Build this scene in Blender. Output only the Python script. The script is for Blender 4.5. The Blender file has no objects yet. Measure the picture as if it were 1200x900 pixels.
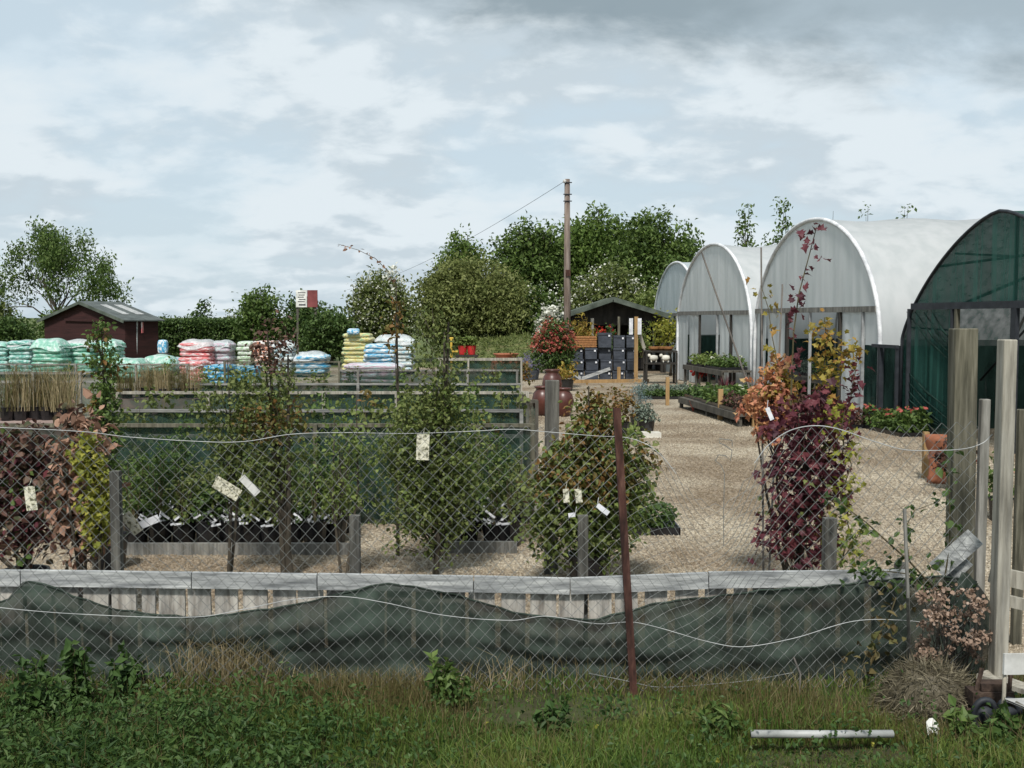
import bpy, math, random
import numpy as np
from mathutils import Vector, Matrix

random.seed(7)
RG = np.random.default_rng(11)
SC = bpy.context.scene
COL = SC.collection
F = 1250.0
PITCH = math.atan(78 / 1250)
CAMZ = 2.0
cp, sp = math.cos(PITCH), math.sin(PITCH)


def ray(x, y):
    u = (x - 600) / F
    v = -(y - 450) / F
    return Vector((u, cp + sp * v, -sp + cp * v))


def at(x, y, Y):
    d = ray(x, y)
    t = Y / d.y
    return Vector((d.x * t, Y, CAMZ + d.z * t))


def gp(x, y, z=0.0):
    d = ray(x, y)
    t = (z - CAMZ) / d.z
    return Vector((d.x * t, d.y * t, z))


def zy(y, Y):
    return at(600, y, Y).z


def xx(x, Y):
    return (x - 600) / F * Y


# ------------------------------------------------------------------ mesh builder
OUT = {
    'rhomb': [(0, 0), (.45, .30), (1, 0), (.45, -.30)],
    'thin': [(0, 0), (.4, .13), (1, 0), (.4, -.13)],
    'fiber': [(0, 0), (.5, .022), (1, 0), (.5, -.022)],
    'oval': [(0, 0), (.25, .26), (.62, .30), (1, 0), (.62, -.30), (.25, -.26)],
    'round': [(0, 0), (.1, .32), (.5, .48), (.9, .3), (1, 0), (.9, -.3), (.5, -.48), (.1, -.32)],
    'lobed': [(0, 0), (.02, .38), (.28, .26), (.42, .52), (.62, .22), (1, 0), (.62, -.22), (.42, -.52), (.28, -.26), (.02, -.38)],
}


class MB:
    def __init__(s):
        s.vs = []
        s.n = 0
        s.loops = []
        s.lens = []
        s.mi = []

    def add(s, verts, faces, m=0):
        b = s.n
        v = np.asarray(verts, dtype=np.float64).reshape(-1, 3)
        s.vs.append(v)
        s.n += len(v)
        for f in faces:
            s.loops.append(np.asarray(f, dtype=np.int64) + b)
            s.lens.append(np.array([len(f)]))
            s.mi.append(np.array([m]))

    def addk(s, verts, k, m=0):
        """verts (N,k,3): N separate k-gons"""
        N = len(verts)
        if N == 0:
            return
        b = s.n
        s.vs.append(np.asarray(verts).reshape(-1, 3))
        s.n += N * k
        s.loops.append(np.arange(N * k) + b)
        s.lens.append(np.full(N, k))
        s.mi.append(np.full(N, m))

    def box(s, c, d, rz=0.0, m=0, rot=None):
        hx, hy, hz = d[0] / 2, d[1] / 2, d[2] / 2
        R = rot if rot is not None else Matrix.Rotation(rz, 3, 'Z')
        V = []
        for sx, sy, sz in ((-1, -1, -1), (1, -1, -1), (1, 1, -1), (-1, 1, -1), (-1, -1, 1), (1, -1, 1), (1, 1, 1), (-1, 1, 1)):
            V.append(tuple(Vector(c) + R @ Vector((sx * hx, sy * hy, sz * hz))))
        s.add(V, [(3, 2, 1, 0), (4, 5, 6, 7), (0, 1, 5, 4), (1, 2, 6, 5), (2, 3, 7, 6), (3, 0, 4, 7)], m)

    def bar(s, a, b, w, h, m=0):
        a, b = Vector(a), Vector(b)
        d = b - a
        L = d.length
        d.normalize()
        up = Vector((0, 0, 1)) if abs(d.z) < .95 else Vector((0, 1, 0))
        sd = d.cross(up).normalized()
        up = sd.cross(d).normalized()
        R = Matrix((d, sd, up)).transposed()
        s.box((a + b) / 2, (L, w, h), m=m, rot=R)

    def tube(s, pts, r, n=6, m=0, cap=True):
        P = [Vector(p) for p in pts]
        if not hasattr(r, '__len__'):
            r = [r] * len(P)
        V = []
        prev = None
        for i, p in enumerate(P):
            d = (P[min(i + 1, len(P) - 1)] - P[max(i - 1, 0)])
            if d.length < 1e-9:
                d = Vector((0, 0, 1))
            d.normalize()
            if prev is None:
                a = d.orthogonal().normalized()
            else:
                a = prev - d * prev.dot(d)
                if a.length < 1e-6:
                    a = d.orthogonal()
                a.normalize()
            prev = a
            b = d.cross(a)
            for k in range(n):
                t = 2 * math.pi * k / n
                V.append(tuple(p + (a * math.cos(t) + b * math.sin(t)) * r[i]))
        fs = []
        for i in range(len(P) - 1):
            for k in range(n):
                k2 = (k + 1) % n
                fs.append((i * n + k, i * n + k2, (i + 1) * n + k2, (i + 1) * n + k))
        if cap:
            fs.append(tuple(range(n - 1, -1, -1)))
            o = (len(P) - 1) * n
            fs.append(tuple(o + k for k in range(n)))
        s.add(V, fs, m)

    def lathe(s, prof, c=(0, 0, 0), n=20, m=0, wob=0):
        V = []
        for (r, z) in prof:
            for k in range(n):
                t = 2 * math.pi * k / n
                V.append((c[0] + r * math.cos(t), c[1] + r * math.sin(t), c[2] + z))
        fs = []
        for i in range(len(prof) - 1):
            for k in range(n):
                k2 = (k + 1) % n
                fs.append((i * n + k, i * n + k2, (i + 1) * n + k2, (i + 1) * n + k))
        s.add(V, fs, m)

    def grid(s, fn, nu, nv, m=0):
        V = [tuple(fn(i / nu, j / nv)) for j in range(nv + 1) for i in range(nu + 1)]
        fs = [(j * (nu + 1) + i, j * (nu + 1) + i + 1, (j + 1) * (nu + 1) + i + 1, (j + 1) * (nu + 1) + i) for j in range(nv) for i in range(nu)]
        s.add(V, fs, m)

    def leaves(s, P, size, shape='rhomb', m=0, up=.5, droop=0.0, curl=.25, var=.35, out=None):
        P = np.asarray(P, dtype=float).reshape(-1, 3)
        N = len(P)
        if N == 0:
            return
        d = RG.normal(size=(N, 3))
        if out is not None:
            d = d * .7 + out
        d[:, 2] -= droop
        d /= np.linalg.norm(d, axis=1)[:, None] + 1e-9
        nn = RG.normal(size=(N, 3))
        nn[:, 2] = np.abs(nn[:, 2]) + up * 2
        nn -= d * (nn * d).sum(1)[:, None]
        nn /= np.linalg.norm(nn, axis=1)[:, None] + 1e-9
        sd = np.cross(d, nn)
        sz = size * (1 + var * RG.uniform(-1, 1, N))
        o = np.array(OUT[shape])
        k = len(o)
        a = o[:, 0][None, :, None] * sz[:, None, None]
        b = o[:, 1][None, :, None] * sz[:, None, None]
        c = (-(o[:, 0] ** 2) * curl + np.abs(o[:, 1]) * .35)[None, :, None] * sz[:, None, None]
        V = P[:, None, :] + d[:, None, :] * a + sd[:, None, :] * b + nn[:, None, :] * c
        s.addk(V, k, m)

    def build(s, name, mats, parent=None, loc=None, smooth=False, world=False):
        me = bpy.data.meshes.new(name)
        V = np.concatenate(s.vs) if s.vs else np.zeros((0, 3))
        if world:
            ref = Vector(loc) if loc is not None else Vector((0, 0, 0))
            q = parent
            while q is not None:
                ref = ref + q.location
                q = q.parent
            V = V - np.array(ref)[None, :]
        L = np.concatenate(s.loops)
        ln = np.concatenate(s.lens)
        me.vertices.add(len(V))
        me.vertices.foreach_set('co', V.astype(np.float32).ravel())
        me.loops.add(len(L))
        me.loops.foreach_set('vertex_index', L.astype(np.int32))
        me.polygons.add(len(ln))
        st = np.concatenate([[0], np.cumsum(ln)[:-1]])
        me.polygons.foreach_set('loop_start', st.astype(np.int32))
        me.polygons.foreach_set('material_index', np.concatenate(s.mi).astype(np.int32))
        me.update(calc_edges=True)
        if not isinstance(mats, (list, tuple)):
            mats = [mats]
        for m in mats:
            me.materials.append(m)
        me.polygons.foreach_set('use_smooth', np.full(len(ln), bool(smooth), dtype=bool))
        me.validate()
        o = bpy.data.objects.new(name, me)
        COL.objects.link(o)
        if parent is not None:
            o.parent = parent
        if loc is not None:
            o.location = loc
        return o


def tag(o, label=None, cat=None, group=None, kind=None):
    if label:
        o['label'] = label
    if cat:
        o['category'] = cat
    if group:
        o['group'] = group
    if kind:
        o['kind'] = kind
    return o


def thing(name, label, cat, loc=(0, 0, 0), rz=0.0, group=None):
    o = bpy.data.objects.new(name, None)
    COL.objects.link(o)
    o.empty_display_size = .2
    o.location = Vector(loc)
    o.rotation_euler = (0, 0, rz)
    return tag(o, label, cat, group)


def dup(root, loc, rz=0.0, label=None, scale=1.0, group=None):
    r = root.copy()
    COL.objects.link(r)
    r.location = Vector(loc)
    r.rotation_euler = (0, 0, rz)
    r.scale = (scale, scale, scale)
    if label:
        r['label'] = label
    if group:
        r['group'] = group
    for ch in list(root.children):
        c = ch.copy()
        COL.objects.link(c)
        c.parent = r
        for g in list(ch.children):
            d = g.copy()
            COL.objects.link(d)
            d.parent = c
    return r


# ------------------------------------------------------------------ materials
def newmat(name):
    m = bpy.data.materials.new(name)
    m.use_nodes = True
    nt = m.node_tree
    nt.nodes.clear()
    return m, nt, nt.nodes.new('ShaderNodeOutputMaterial')


def N(nt, t, **kw):
    n = nt.nodes.new(t)
    for k, v in kw.items():
        if hasattr(n, k) and not k.startswith('i_'):
            setattr(n, k, v)
    return n


def ramp(nt, cols, poss=None):
    r = nt.nodes.new('ShaderNodeValToRGB')
    e = r.color_ramp.elements
    n = len(cols)
    poss = poss or [i / (n - 1) for i in range(n)]
    while len(e) < n:
        e.new(.5)
    for i in range(n):
        e[i].position = poss[i]
        e[i].color = (*cols[i], 1)
    return r


def leafmat(name, cols, trans=.28, rough=.55, spec=.25, patch=0.0, pscale=1.6):
    m, nt, out = newmat(name)
    g = nt.nodes.new('ShaderNodeNewGeometry')
    r = ramp(nt, cols)
    if patch:
        tc = nt.nodes.new('ShaderNodeTexCoord')
        nz = nt.nodes.new('ShaderNodeTexNoise')
        nz.inputs['Scale'].default_value = pscale
        nz.inputs['Detail'].default_value = 4
        nt.links.new(tc.outputs['Object'], nz.inputs['Vector'])
        mr = nt.nodes.new('ShaderNodeMapRange')
        mr.inputs['From Min'].default_value = .32
        mr.inputs['From Max'].default_value = .68
        nt.links.new(nz.outputs[0], mr.inputs[0])
        mf = nt.nodes.new('ShaderNodeMix')
        mf.inputs[0].default_value = patch
        nt.links.new(g.outputs['Random Per Island'], mf.inputs[2])
        nt.links.new(mr.outputs[0], mf.inputs[3])
        nt.links.new(mf.outputs[0], r.inputs[0])
    else:
        nt.links.new(g.outputs['Random Per Island'], r.inputs[0])
    p = nt.nodes.new('ShaderNodeBsdfPrincipled')
    p.inputs['Roughness'].default_value = rough
    p.inputs['Specular IOR Level'].default_value = spec
    nt.links.new(r.outputs[0], p.inputs['Base Color'])
    if trans > 0:
        t = nt.nodes.new('ShaderNodeBsdfTranslucent')
        nt.links.new(r.outputs[0], t.inputs['Color'])
        mx = nt.nodes.new('ShaderNodeMixShader')
        mx.inputs[0].default_value = trans
        nt.links.new(p.outputs[0], mx.inputs[1])
        nt.links.new(t.outputs[0], mx.inputs[2])
        nt.links.new(mx.outputs[0], out.inputs[0])
    else:
        nt.links.new(p.outputs[0], out.inputs[0])
    return m


def surf(name, cols, scale=(8, 8, 8), rough=.8, bump=.15, detail=6, poss=None, spec=.3, metallic=0, blot=.35, bdist=.01):
    m, nt, out = newmat(name)
    tc = nt.nodes.new('ShaderNodeTexCoord')
    mp = nt.nodes.new('ShaderNodeMapping')
    mp.inputs['Scale'].default_value = scale
    nt.links.new(tc.outputs['Object'], mp.inputs[0])
    oi = nt.nodes.new('ShaderNodeObjectInfo')
    sm = nt.nodes.new('ShaderNodeVectorMath')
    sm.operation = 'SCALE'
    sm.inputs[0].default_value = (17.3, 9.1, 5.7)
    nt.links.new(oi.outputs['Random'], sm.inputs['Scale'])
    ad = nt.nodes.new('ShaderNodeVectorMath')
    nt.links.new(mp.outputs[0], ad.inputs[0])
    nt.links.new(sm.outputs[0], ad.inputs[1])
    nz = nt.nodes.new('ShaderNodeTexNoise')
    nz.inputs['Scale'].default_value = 1.0
    nz.inputs['Detail'].default_value = detail
    nz.inputs['Roughness'].default_value = .6
    nt.links.new(ad.outputs[0], nz.inputs['Vector'])
    r = ramp(nt, cols, poss or [.3 + .4 * i / max(1, len(cols) - 1) for i in range(len(cols))])
    nt.links.new(nz.outputs[0], r.inputs[0])
    p = nt.nodes.new('ShaderNodeBsdfPrincipled')
    p.inputs['Roughness'].default_value = rough
    p.inputs['Specular IOR Level'].default_value = spec
    p.inputs['Metallic'].default_value = metallic
    n2 = nt.nodes.new('ShaderNodeTexNoise')
    n2.inputs['Scale'].default_value = .37
    n2.inputs['Detail'].default_value = 8
    n2.inputs['Roughness'].default_value = .7
    nt.links.new(ad.outputs[0], n2.inputs['Vector'])
    r2 = ramp(nt, [(1 - blot, 1 - blot * .98, 1 - blot * .94), (1, 1, 1)], [.36, .58])
    nt.links.new(n2.outputs[0], r2.inputs[0])
    mu = nt.nodes.new('ShaderNodeMixRGB')
    mu.blend_type = 'MULTIPLY'
    mu.inputs[0].default_value = 1
    nt.links.new(r.outputs[0], mu.inputs[1])
    nt.links.new(r2.outputs[0], mu.inputs[2])
    nt.links.new(mu.outputs[0], p.inputs['Base Color'])
    if bump:
        b = nt.nodes.new('ShaderNodeBump')
        b.inputs['Strength'].default_value = bump
        b.inputs['Distance'].default_value = bdist
        nt.links.new(nz.outputs[0], b.inputs['Height'])
        nt.links.new(b.outputs[0], p.inputs['Normal'])
    nt.links.new(p.outputs[0], out.inputs[0])
    return m


def netmat(name, col, alpha, sx=3, sz=.6, lo=.6, trl=.15, amp=.25):
    """woven shade netting: partly see-through, density varies in streaks"""
    m, nt, out = newmat(name)
    tc = nt.nodes.new('ShaderNodeTexCoord')
    mp = nt.nodes.new('ShaderNodeMapping')
    mp.inputs['Scale'].default_value = (sx, sx, sz)
    nt.links.new(tc.outputs['Object'], mp.inputs[0])
    nz = nt.nodes.new('ShaderNodeTexNoise')
    nz.inputs['Scale'].default_value = 2
    nz.inputs['Detail'].default_value = 5
    nt.links.new(mp.outputs[0], nz.inputs['Vector'])
    r = ramp(nt, [tuple(c * lo for c in col), tuple(min(1, c * 1.6) for c in col)], [.35, .68])
    nt.links.new(nz.outputs[0], r.inputs[0])
    d = nt.nodes.new('ShaderNodeBsdfDiffuse')
    nt.links.new(r.outputs[0], d.inputs[0])
    tl = nt.nodes.new('ShaderNodeBsdfTranslucent')
    nt.links.new(r.outputs[0], tl.inputs[0])
    m1 = nt.nodes.new('ShaderNodeMixShader')
    m1.inputs[0].default_value = trl
    nt.links.new(d.outputs[0], m1.inputs[1])
    nt.links.new(tl.outputs[0], m1.inputs[2])
    tr = nt.nodes.new('ShaderNodeBsdfTransparent')
    mr = nt.nodes.new('ShaderNodeMapRange')
    mr.inputs['From Min'].default_value = .3
    mr.inputs['From Max'].default_value = .7
    mr.inputs['To Min'].default_value = max(0, alpha - amp)
    mr.inputs['To Max'].default_value = min(1, alpha + amp)
    nt.links.new(nz.outputs[0], mr.inputs[0])
    m2 = nt.nodes.new('ShaderNodeMixShader')
    nt.links.new(mr.outputs[0], m2.inputs[0])
    nt.links.new(tr.outputs[0], m2.inputs[1])
    nt.links.new(m1.outputs[0], m2.inputs[2])
    nt.links.new(m2.outputs[0], out.inputs[0])
    return m


def polymat(name, c1, c2, trl=.35):
    """weathered milky polythene with vertical creases and algae streaks"""
    m, nt, out = newmat(name)
    tc = nt.nodes.new('ShaderNodeTexCoord')
    mp = nt.nodes.new('ShaderNodeMapping')
    mp.inputs['Scale'].default_value = (2.2, 2.2, .35)
    nt.links.new(tc.outputs['Object'], mp.inputs[0])
    nz = nt.nodes.new('ShaderNodeTexNoise')
    nz.inputs['Scale'].default_value = 1.6
    nz.inputs['Detail'].default_value = 7
    nt.links.new(mp.outputs[0], nz.inputs['Vector'])
    r = ramp(nt, [c1, c2], [.35, .62])
    nt.links.new(nz.outputs[0], r.inputs[0])
    p = nt.nodes.new('ShaderNodeBsdfPrincipled')
    p.inputs['Roughness'].default_value = .38
    p.inputs['Specular IOR Level'].default_value = .4
    nt.links.new(r.outputs[0], p.inputs['Base Color'])
    b = nt.nodes.new('ShaderNodeBump')
    b.inputs['Strength'].default_value = .22
    b.inputs['Distance'].default_value = .04
    nt.links.new(nz.outputs[0], b.inputs['Height'])
    nt.links.new(b.outputs[0], p.inputs['Normal'])
    t = nt.nodes.new('ShaderNodeBsdfTranslucent')
    nt.links.new(r.outputs[0], t.inputs[0])
    mx = nt.nodes.new('ShaderNodeMixShader')
    mx.inputs[0].default_value = trl
    nt.links.new(p.outputs[0], mx.inputs[1])
    nt.links.new(t.outputs[0], mx.inputs[2])
    nt.links.new(mx.outputs[0], out.inputs[0])
    return m


def gravelmat(name):
    m, nt, out = newmat(name)
    tc = nt.nodes.new('ShaderNodeTexCoord')
    vo = nt.nodes.new('ShaderNodeTexVoronoi')
    vo.inputs['Scale'].default_value = 34
    vo.inputs['Randomness'].default_value = 1
    nt.links.new(tc.outputs['Object'], vo.inputs['Vector'])
    sep = nt.nodes.new('ShaderNodeSeparateColor')
    nt.links.new(vo.outputs['Color'], sep.inputs[0])
    r = ramp(nt, [(.155, .13, .095), (.27, .23, .17), (.35, .305, .228), (.46, .41, .325), (.235, .195, .145)], [0, .3, .6, .85, 1])
    nt.links.new(sep.outputs[0], r.inputs[0])
    nz = nt.nodes.new('ShaderNodeTexNoise')
    nz.inputs['Scale'].default_value = .55
    nz.inputs['Detail'].default_value = 6
    nt.links.new(tc.outputs['Object'], nz.inputs['Vector'])
    # worn, damp tracks show the pinkish sub-base
    r2 = ramp(nt, [(.52, .45, .40), (1.0, 1.0, 1.0)], [.4, .60])
    nt.links.new(nz.outputs[0], r2.inputs[0])
    mu = nt.nodes.new('ShaderNodeMixRGB')
    mu.blend_type = 'MULTIPLY'
    mu.inputs[0].default_value = .8
    nt.links.new(r.outputs[0], mu.inputs[1])
    nt.links.new(r2.outputs[0], mu.inputs[2])
    p = nt.nodes.new('ShaderNodeBsdfPrincipled')
    p.inputs['Roughness'].default_value = .9
    p.inputs['Specular IOR Level'].default_value = .2
    nt.links.new(mu.outputs[0], p.inputs['Base Color'])
    b = nt.nodes.new('ShaderNodeBump')
    b.invert = True
    b.inputs['Strength'].default_value = .9
    b.inputs['Distance'].default_value = .02
    nt.links.new(vo.outputs['Distance'], b.inputs['Height'])
    nt.links.new(b.outputs[0], p.inputs['Normal'])
    nt.links.new(p.outputs[0], out.inputs[0])
    return m


M = {}
M['gravel'] = gravelmat('gravel')
M['soil'] = surf('soil', [(.02, .018, .01), (.05, .05, .02), (.04, .06, .02)], (6, 6, 6), .95, .5)
M['field'] = surf('field_grass', [(.05, .08, .02), (.09, .12, .03), (.14, .13, .06)], (.6, .6, .6), .95, .3, bdist=.1)
M['bankgrass'] = surf('bank_grass', [(.05, .075, .02), (.10, .12, .035), (.17, .14, .07)], (2, 2, 2), .95, .5, bdist=.06)
M['wood_grey'] = surf('weathered_grey_wood', [(.10, .095, .08), (.19, .185, .165), (.30, .29, .265)], (30, 30, 3), .9, .5, blot=.5)
M['rail_grey'] = surf('weathered_rail_wood', [(.20, .21, .21), (.40, .41, .405), (.56, .57, .55)], (5, 40, 40), .9, .6, blot=.5)
M['picket'] = surf('weathered_picket_wood', [(.22, .195, .165), (.43, .405, .36), (.58, .55, .49)], (30, 30, 4), .9, .5, blot=.45)
M['wood_green'] = surf('mossy_wood', [(.05, .048, .032), (.12, .112, .08), (.19, .178, .135)], (40, 40, 3), .9, .6, blot=.5)
M['wood_pale'] = surf('pale_wood', [(.19, .175, .14), (.32, .30, .25), (.41, .39, .335)], (40, 40, 3), .9, .5, blot=.45)
M['wood_stake'] = surf('new_stake_wood', [(.28, .17, .07), (.40, .26, .12)], (14, 14, 2), .8, .2)
M['wood_dark'] = surf('dark_stained_wood', [(.018, .016, .014), (.05, .045, .038)], (8, 8, 2), .85, .25)
M['wood_bench'] = surf('bench_wood', [(.05, .045, .035), (.13, .12, .10)], (8, 8, 3), .85, .25)
M['maroon'] = surf('maroon_boards', [(.026, .009, .009), (.046, .015, .014)], (1.5, 1.5, 14), .85, .4)
M['felt'] = surf('roof_felt', [(.06, .07, .068), (.12, .14, .135)], (3, 3, 3), .9, .2)
M['felt_green'] = surf('green_roof_felt', [(.05, .065, .05), (.12, .14, .115)], (3, 3, 3), .9, .2)
M['rust'] = surf('rusty_iron', [(.028, .013, .010), (.065, .027, .020), (.12, .062, .045)], (40, 40, 8), .9, .4, blot=.5)
M['wire'] = surf('galvanised_wire', [(.13, .135, .13), (.24, .25, .24)], (30, 30, 30), .6, 0, metallic=.25)
M['wire_white'] = surf('white_coated_wire', [(.34, .35, .345), (.48, .49, .485)], (9, 9, 9), .5, 0)
M['plastic_white'] = surf('aged_white_plastic', [(.36, .355, .335), (.54, .54, .52)], (5, 5, 5), .5, .05, blot=.4)
M['pipe'] = surf('grey_white_pipe', [(.24, .25, .24), (.44, .45, .44)], (6, 6, 6), .45, .05, blot=.5)
M['paper'] = surf('paper', [(.55, .55, .50), (.78, .78, .74)], (6, 6, 6), .7, 0)
M['tagcream'] = surf('cream_card', [(.10, .10, .06), (.50, .48, .36), (.66, .64, .52)], (45, 45, 45), .6, 0, poss=[.40, .47, .6])  # dark blotches: illegible print, plus leaf shade painted into the birch card
M['label_white'] = surf('white_label', [(.6, .62, .66), (.8, .8, .82)], (12, 12, 12), .4, 0)
M['pot_black'] = surf('black_plastic', [(.008, .008, .009), (.018, .018, .02)], (5, 5, 5), .22, 0, spec=.6)
M['terracotta'] = surf('terracotta', [(.26, .09, .045), (.38, .15, .08)], (7, 7, 7), .8, .1)
M['glazed'] = surf('oxblood_glaze', [(.055, .018, .013), (.11, .036, .026)], (4, 4, 4), .35, .02, spec=.5)
M['slate'] = surf('slate_grey_planter', [(.035, .042, .055), (.07, .08, .10)], (5, 5, 14), .6, .15)
M['wicker'] = surf('wicker', [(.22, .09, .03), (.40, .20, .08)], (40, 40, 40), .75, .5)
M['bark'] = surf('bark', [(.035, .03, .022), (.09, .075, .055)], (9, 9, 2), .9, .4)
M['bark_pole'] = surf('telegraph_pole_wood', [(.09, .065, .05), (.18, .14, .115), (.25, .21, .18)], (12, 12, 1.2), .9, .35)
M['stem'] = surf('green_brown_stem', [(.06, .05, .025), (.12, .10, .05)], (9, 9, 9), .8, 0)
M['cane'] = surf('garden_cane', [(.11, .10, .09), (.2, .18, .16)], (9, 9, 9), .8, 0)
M['metal_dark'] = surf('dark_metal', [(.014, .017, .022), (.035, .040, .048)], (9, 9, 9), .6, .05)
M['steel'] = surf('galvanised_tube', [(.30, .31, .31), (.46, .47, .47)], (9, 9, 9), .45, 0, metallic=.4)
M['hoop_white'] = surf('white_hoop_tape', [(.58, .59, .60), (.74, .75, .76)], (9, 9, 9), .5, 0)
M['beigetube'] = surf('beige_tube', [(.24, .22, .17), (.36, .33, .27)], (9, 9, 9), .5, 0)
M['poly'] = polymat('polythene', (.52, .55, .555), (.60, .62, .625), .40)
M['poly_end'] = polymat('polythene_end', (.60, .64, .64), (.70, .73, .73), .42)
M['poly_blue'] = polymat('polythene_blue', (.48, .54, .56), (.58, .63, .65), .4)
M['net_green'] = netmat('green_shade_net', (.024, .070, .058), .80, 5, .10, amp=.10)
M['net_side'] = netmat('green_side_net', (.020, .040, .034), .92, 2.5, .8, amp=.06)
M['net_screen'] = netmat('windbreak_net', (.026, .048, .038), .74, 3, 3, amp=.18)
M['net_light'] = netmat('thin_windbreak_net', (.035, .07, .06), .38, 2, 2, amp=.10)
M['net_fence'] = netmat('old_shade_net', (.042, .056, .046), .88, 2.2, 3.2, lo=.6, amp=.08)
M['stonewhite'] = surf('white_stone', [(.5, .48, .42), (.7, .68, .6)], (9, 9, 9), .8, .1)
M['redplastic'] = surf('red_plastic', [(.40, .02, .02), (.52, .04, .04)], (5, 5, 5), .4, 0)
M['yellow'] = surf('yellow_paint', [(.50, .33, .04), (.62, .44, .08)], (5, 5, 5), .5, 0)
M['signred'] = surf('sign_red', [(.14, .035, .035), (.22, .06, .06)], (3, 3, 3), .7, 0)
M['ink'] = surf('dark_ink', [(.03, .03, .04), (.06, .06, .07)], (3, 3, 3), .7, 0)
M['slabpink'] = surf('pinkish_board', [(.24, .17, .15), (.36, .28, .25)], (5, 5, 5), .85, .1)
M['straw'] = leafmat('straw', [(.18, .14, .07), (.30, .24, .13), (.40, .33, .20), (.20, .16, .085), (.15, .15, .06)], .18)
M['strawdark'] = leafmat('old_hay', [(.06, .052, .034), (.12, .105, .065), (.19, .165, .11), (.07, .06, .04)], .1)
M['grass'] = leafmat('grass_blades', [(.036, .072, .014), (.062, .115, .022), (.095, .158, .030), (.15, .185, .042), (.23, .20, .09)], .34, patch=.6, pscale=1.1)
M['grassdark'] = leafmat('weeds_leaf', [(.018, .044, .012), (.036, .074, .018), (.06, .108, .027), (.085, .12, .035)], .28, patch=.4, pscale=2.5)
M['grassbrown'] = leafmat('sedge_brown', [(.075, .065, .025), (.12, .09, .04), (.09, .10, .03), (.18, .135, .065)], .25)
M['lf_dark'] = leafmat('leaf_dark', [(.033, .064, .018), (.06, .105, .026), (.098, .15, .04)], .30)
M['lf_mid'] = leafmat('leaf_mid', [(.05, .09, .021), (.088, .142, .034), (.135, .19, .052)], .34)
M['lf_olive'] = leafmat('leaf_olive', [(.07, .10, .028), (.12, .15, .042), (.175, .20, .066)], .33)
M['lf_light'] = leafmat('leaf_light', [(.085, .125, .028), (.14, .19, .045), (.21, .25, .08)], .36)
M['lf_yellow'] = leafmat('leaf_yellow', [(.14, .16, .02), (.24, .25, .04), (.34, .31, .06)], .35)
M['lf_gold'] = leafmat('leaf_gold', [(.20, .17, .03), (.32, .26, .05), (.30, .16, .04), (.22, .22, .05)], .35)
M['lf_bronze'] = leafmat('leaf_bronze', [(.08, .07, .022), (.15, .11, .03), (.21, .10, .035), (.13, .14, .035)], .32)
M['lf_purple'] = leafmat('leaf_purple', [(.05, .014, .022), (.10, .026, .036), (.16, .045, .052), (.06, .024, .032)], .28)
M['lf_copper'] = leafmat('leaf_copper', [(.045, .022, .018), (.085, .042, .032), (.14, .075, .055), (.055, .062, .03)], .25)
M['lf_pink'] = leafmat('leaf_pinkbrown', [(.13, .075, .05), (.25, .135, .09), (.38, .23, .16), (.46, .29, .21)], .3)
M['lf_orange'] = leafmat('leaf_orange', [(.42, .20, .10), (.55, .28, .14), (.56, .22, .15), (.46, .34, .15)], .36)
M['lf_red'] = leafmat('leaf_red', [(.30, .05, .05), (.44, .11, .09), (.24, .09, .04), (.52, .19, .15)], .34)
M['lf_blue'] = leafmat('leaf_bluegrey', [(.10, .15, .15), (.16, .22, .22), (.22, .28, .27)], .2)
M['lf_grey'] = leafmat('leaf_grey', [(.11, .14, .11), (.18, .22, .17)], .2)
M['blossom'] = leafmat('blossom', [(.42, .43, .33), (.62, .62, .54), (.72, .72, .66)], .3)
M['deadflower'] = leafmat('dead_flower', [(.17, .11, .075), (.30, .21, .155), (.42, .32, .26), (.12, .075, .05)], .2)
M['flower_red'] = leafmat('flower_red', [(.4, .02, .02), (.5, .05, .03)], .2)
M['flower_mauve'] = leafmat('flower_mauve', [(.14, .12, .24), (.2, .18, .30)], .2)


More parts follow.
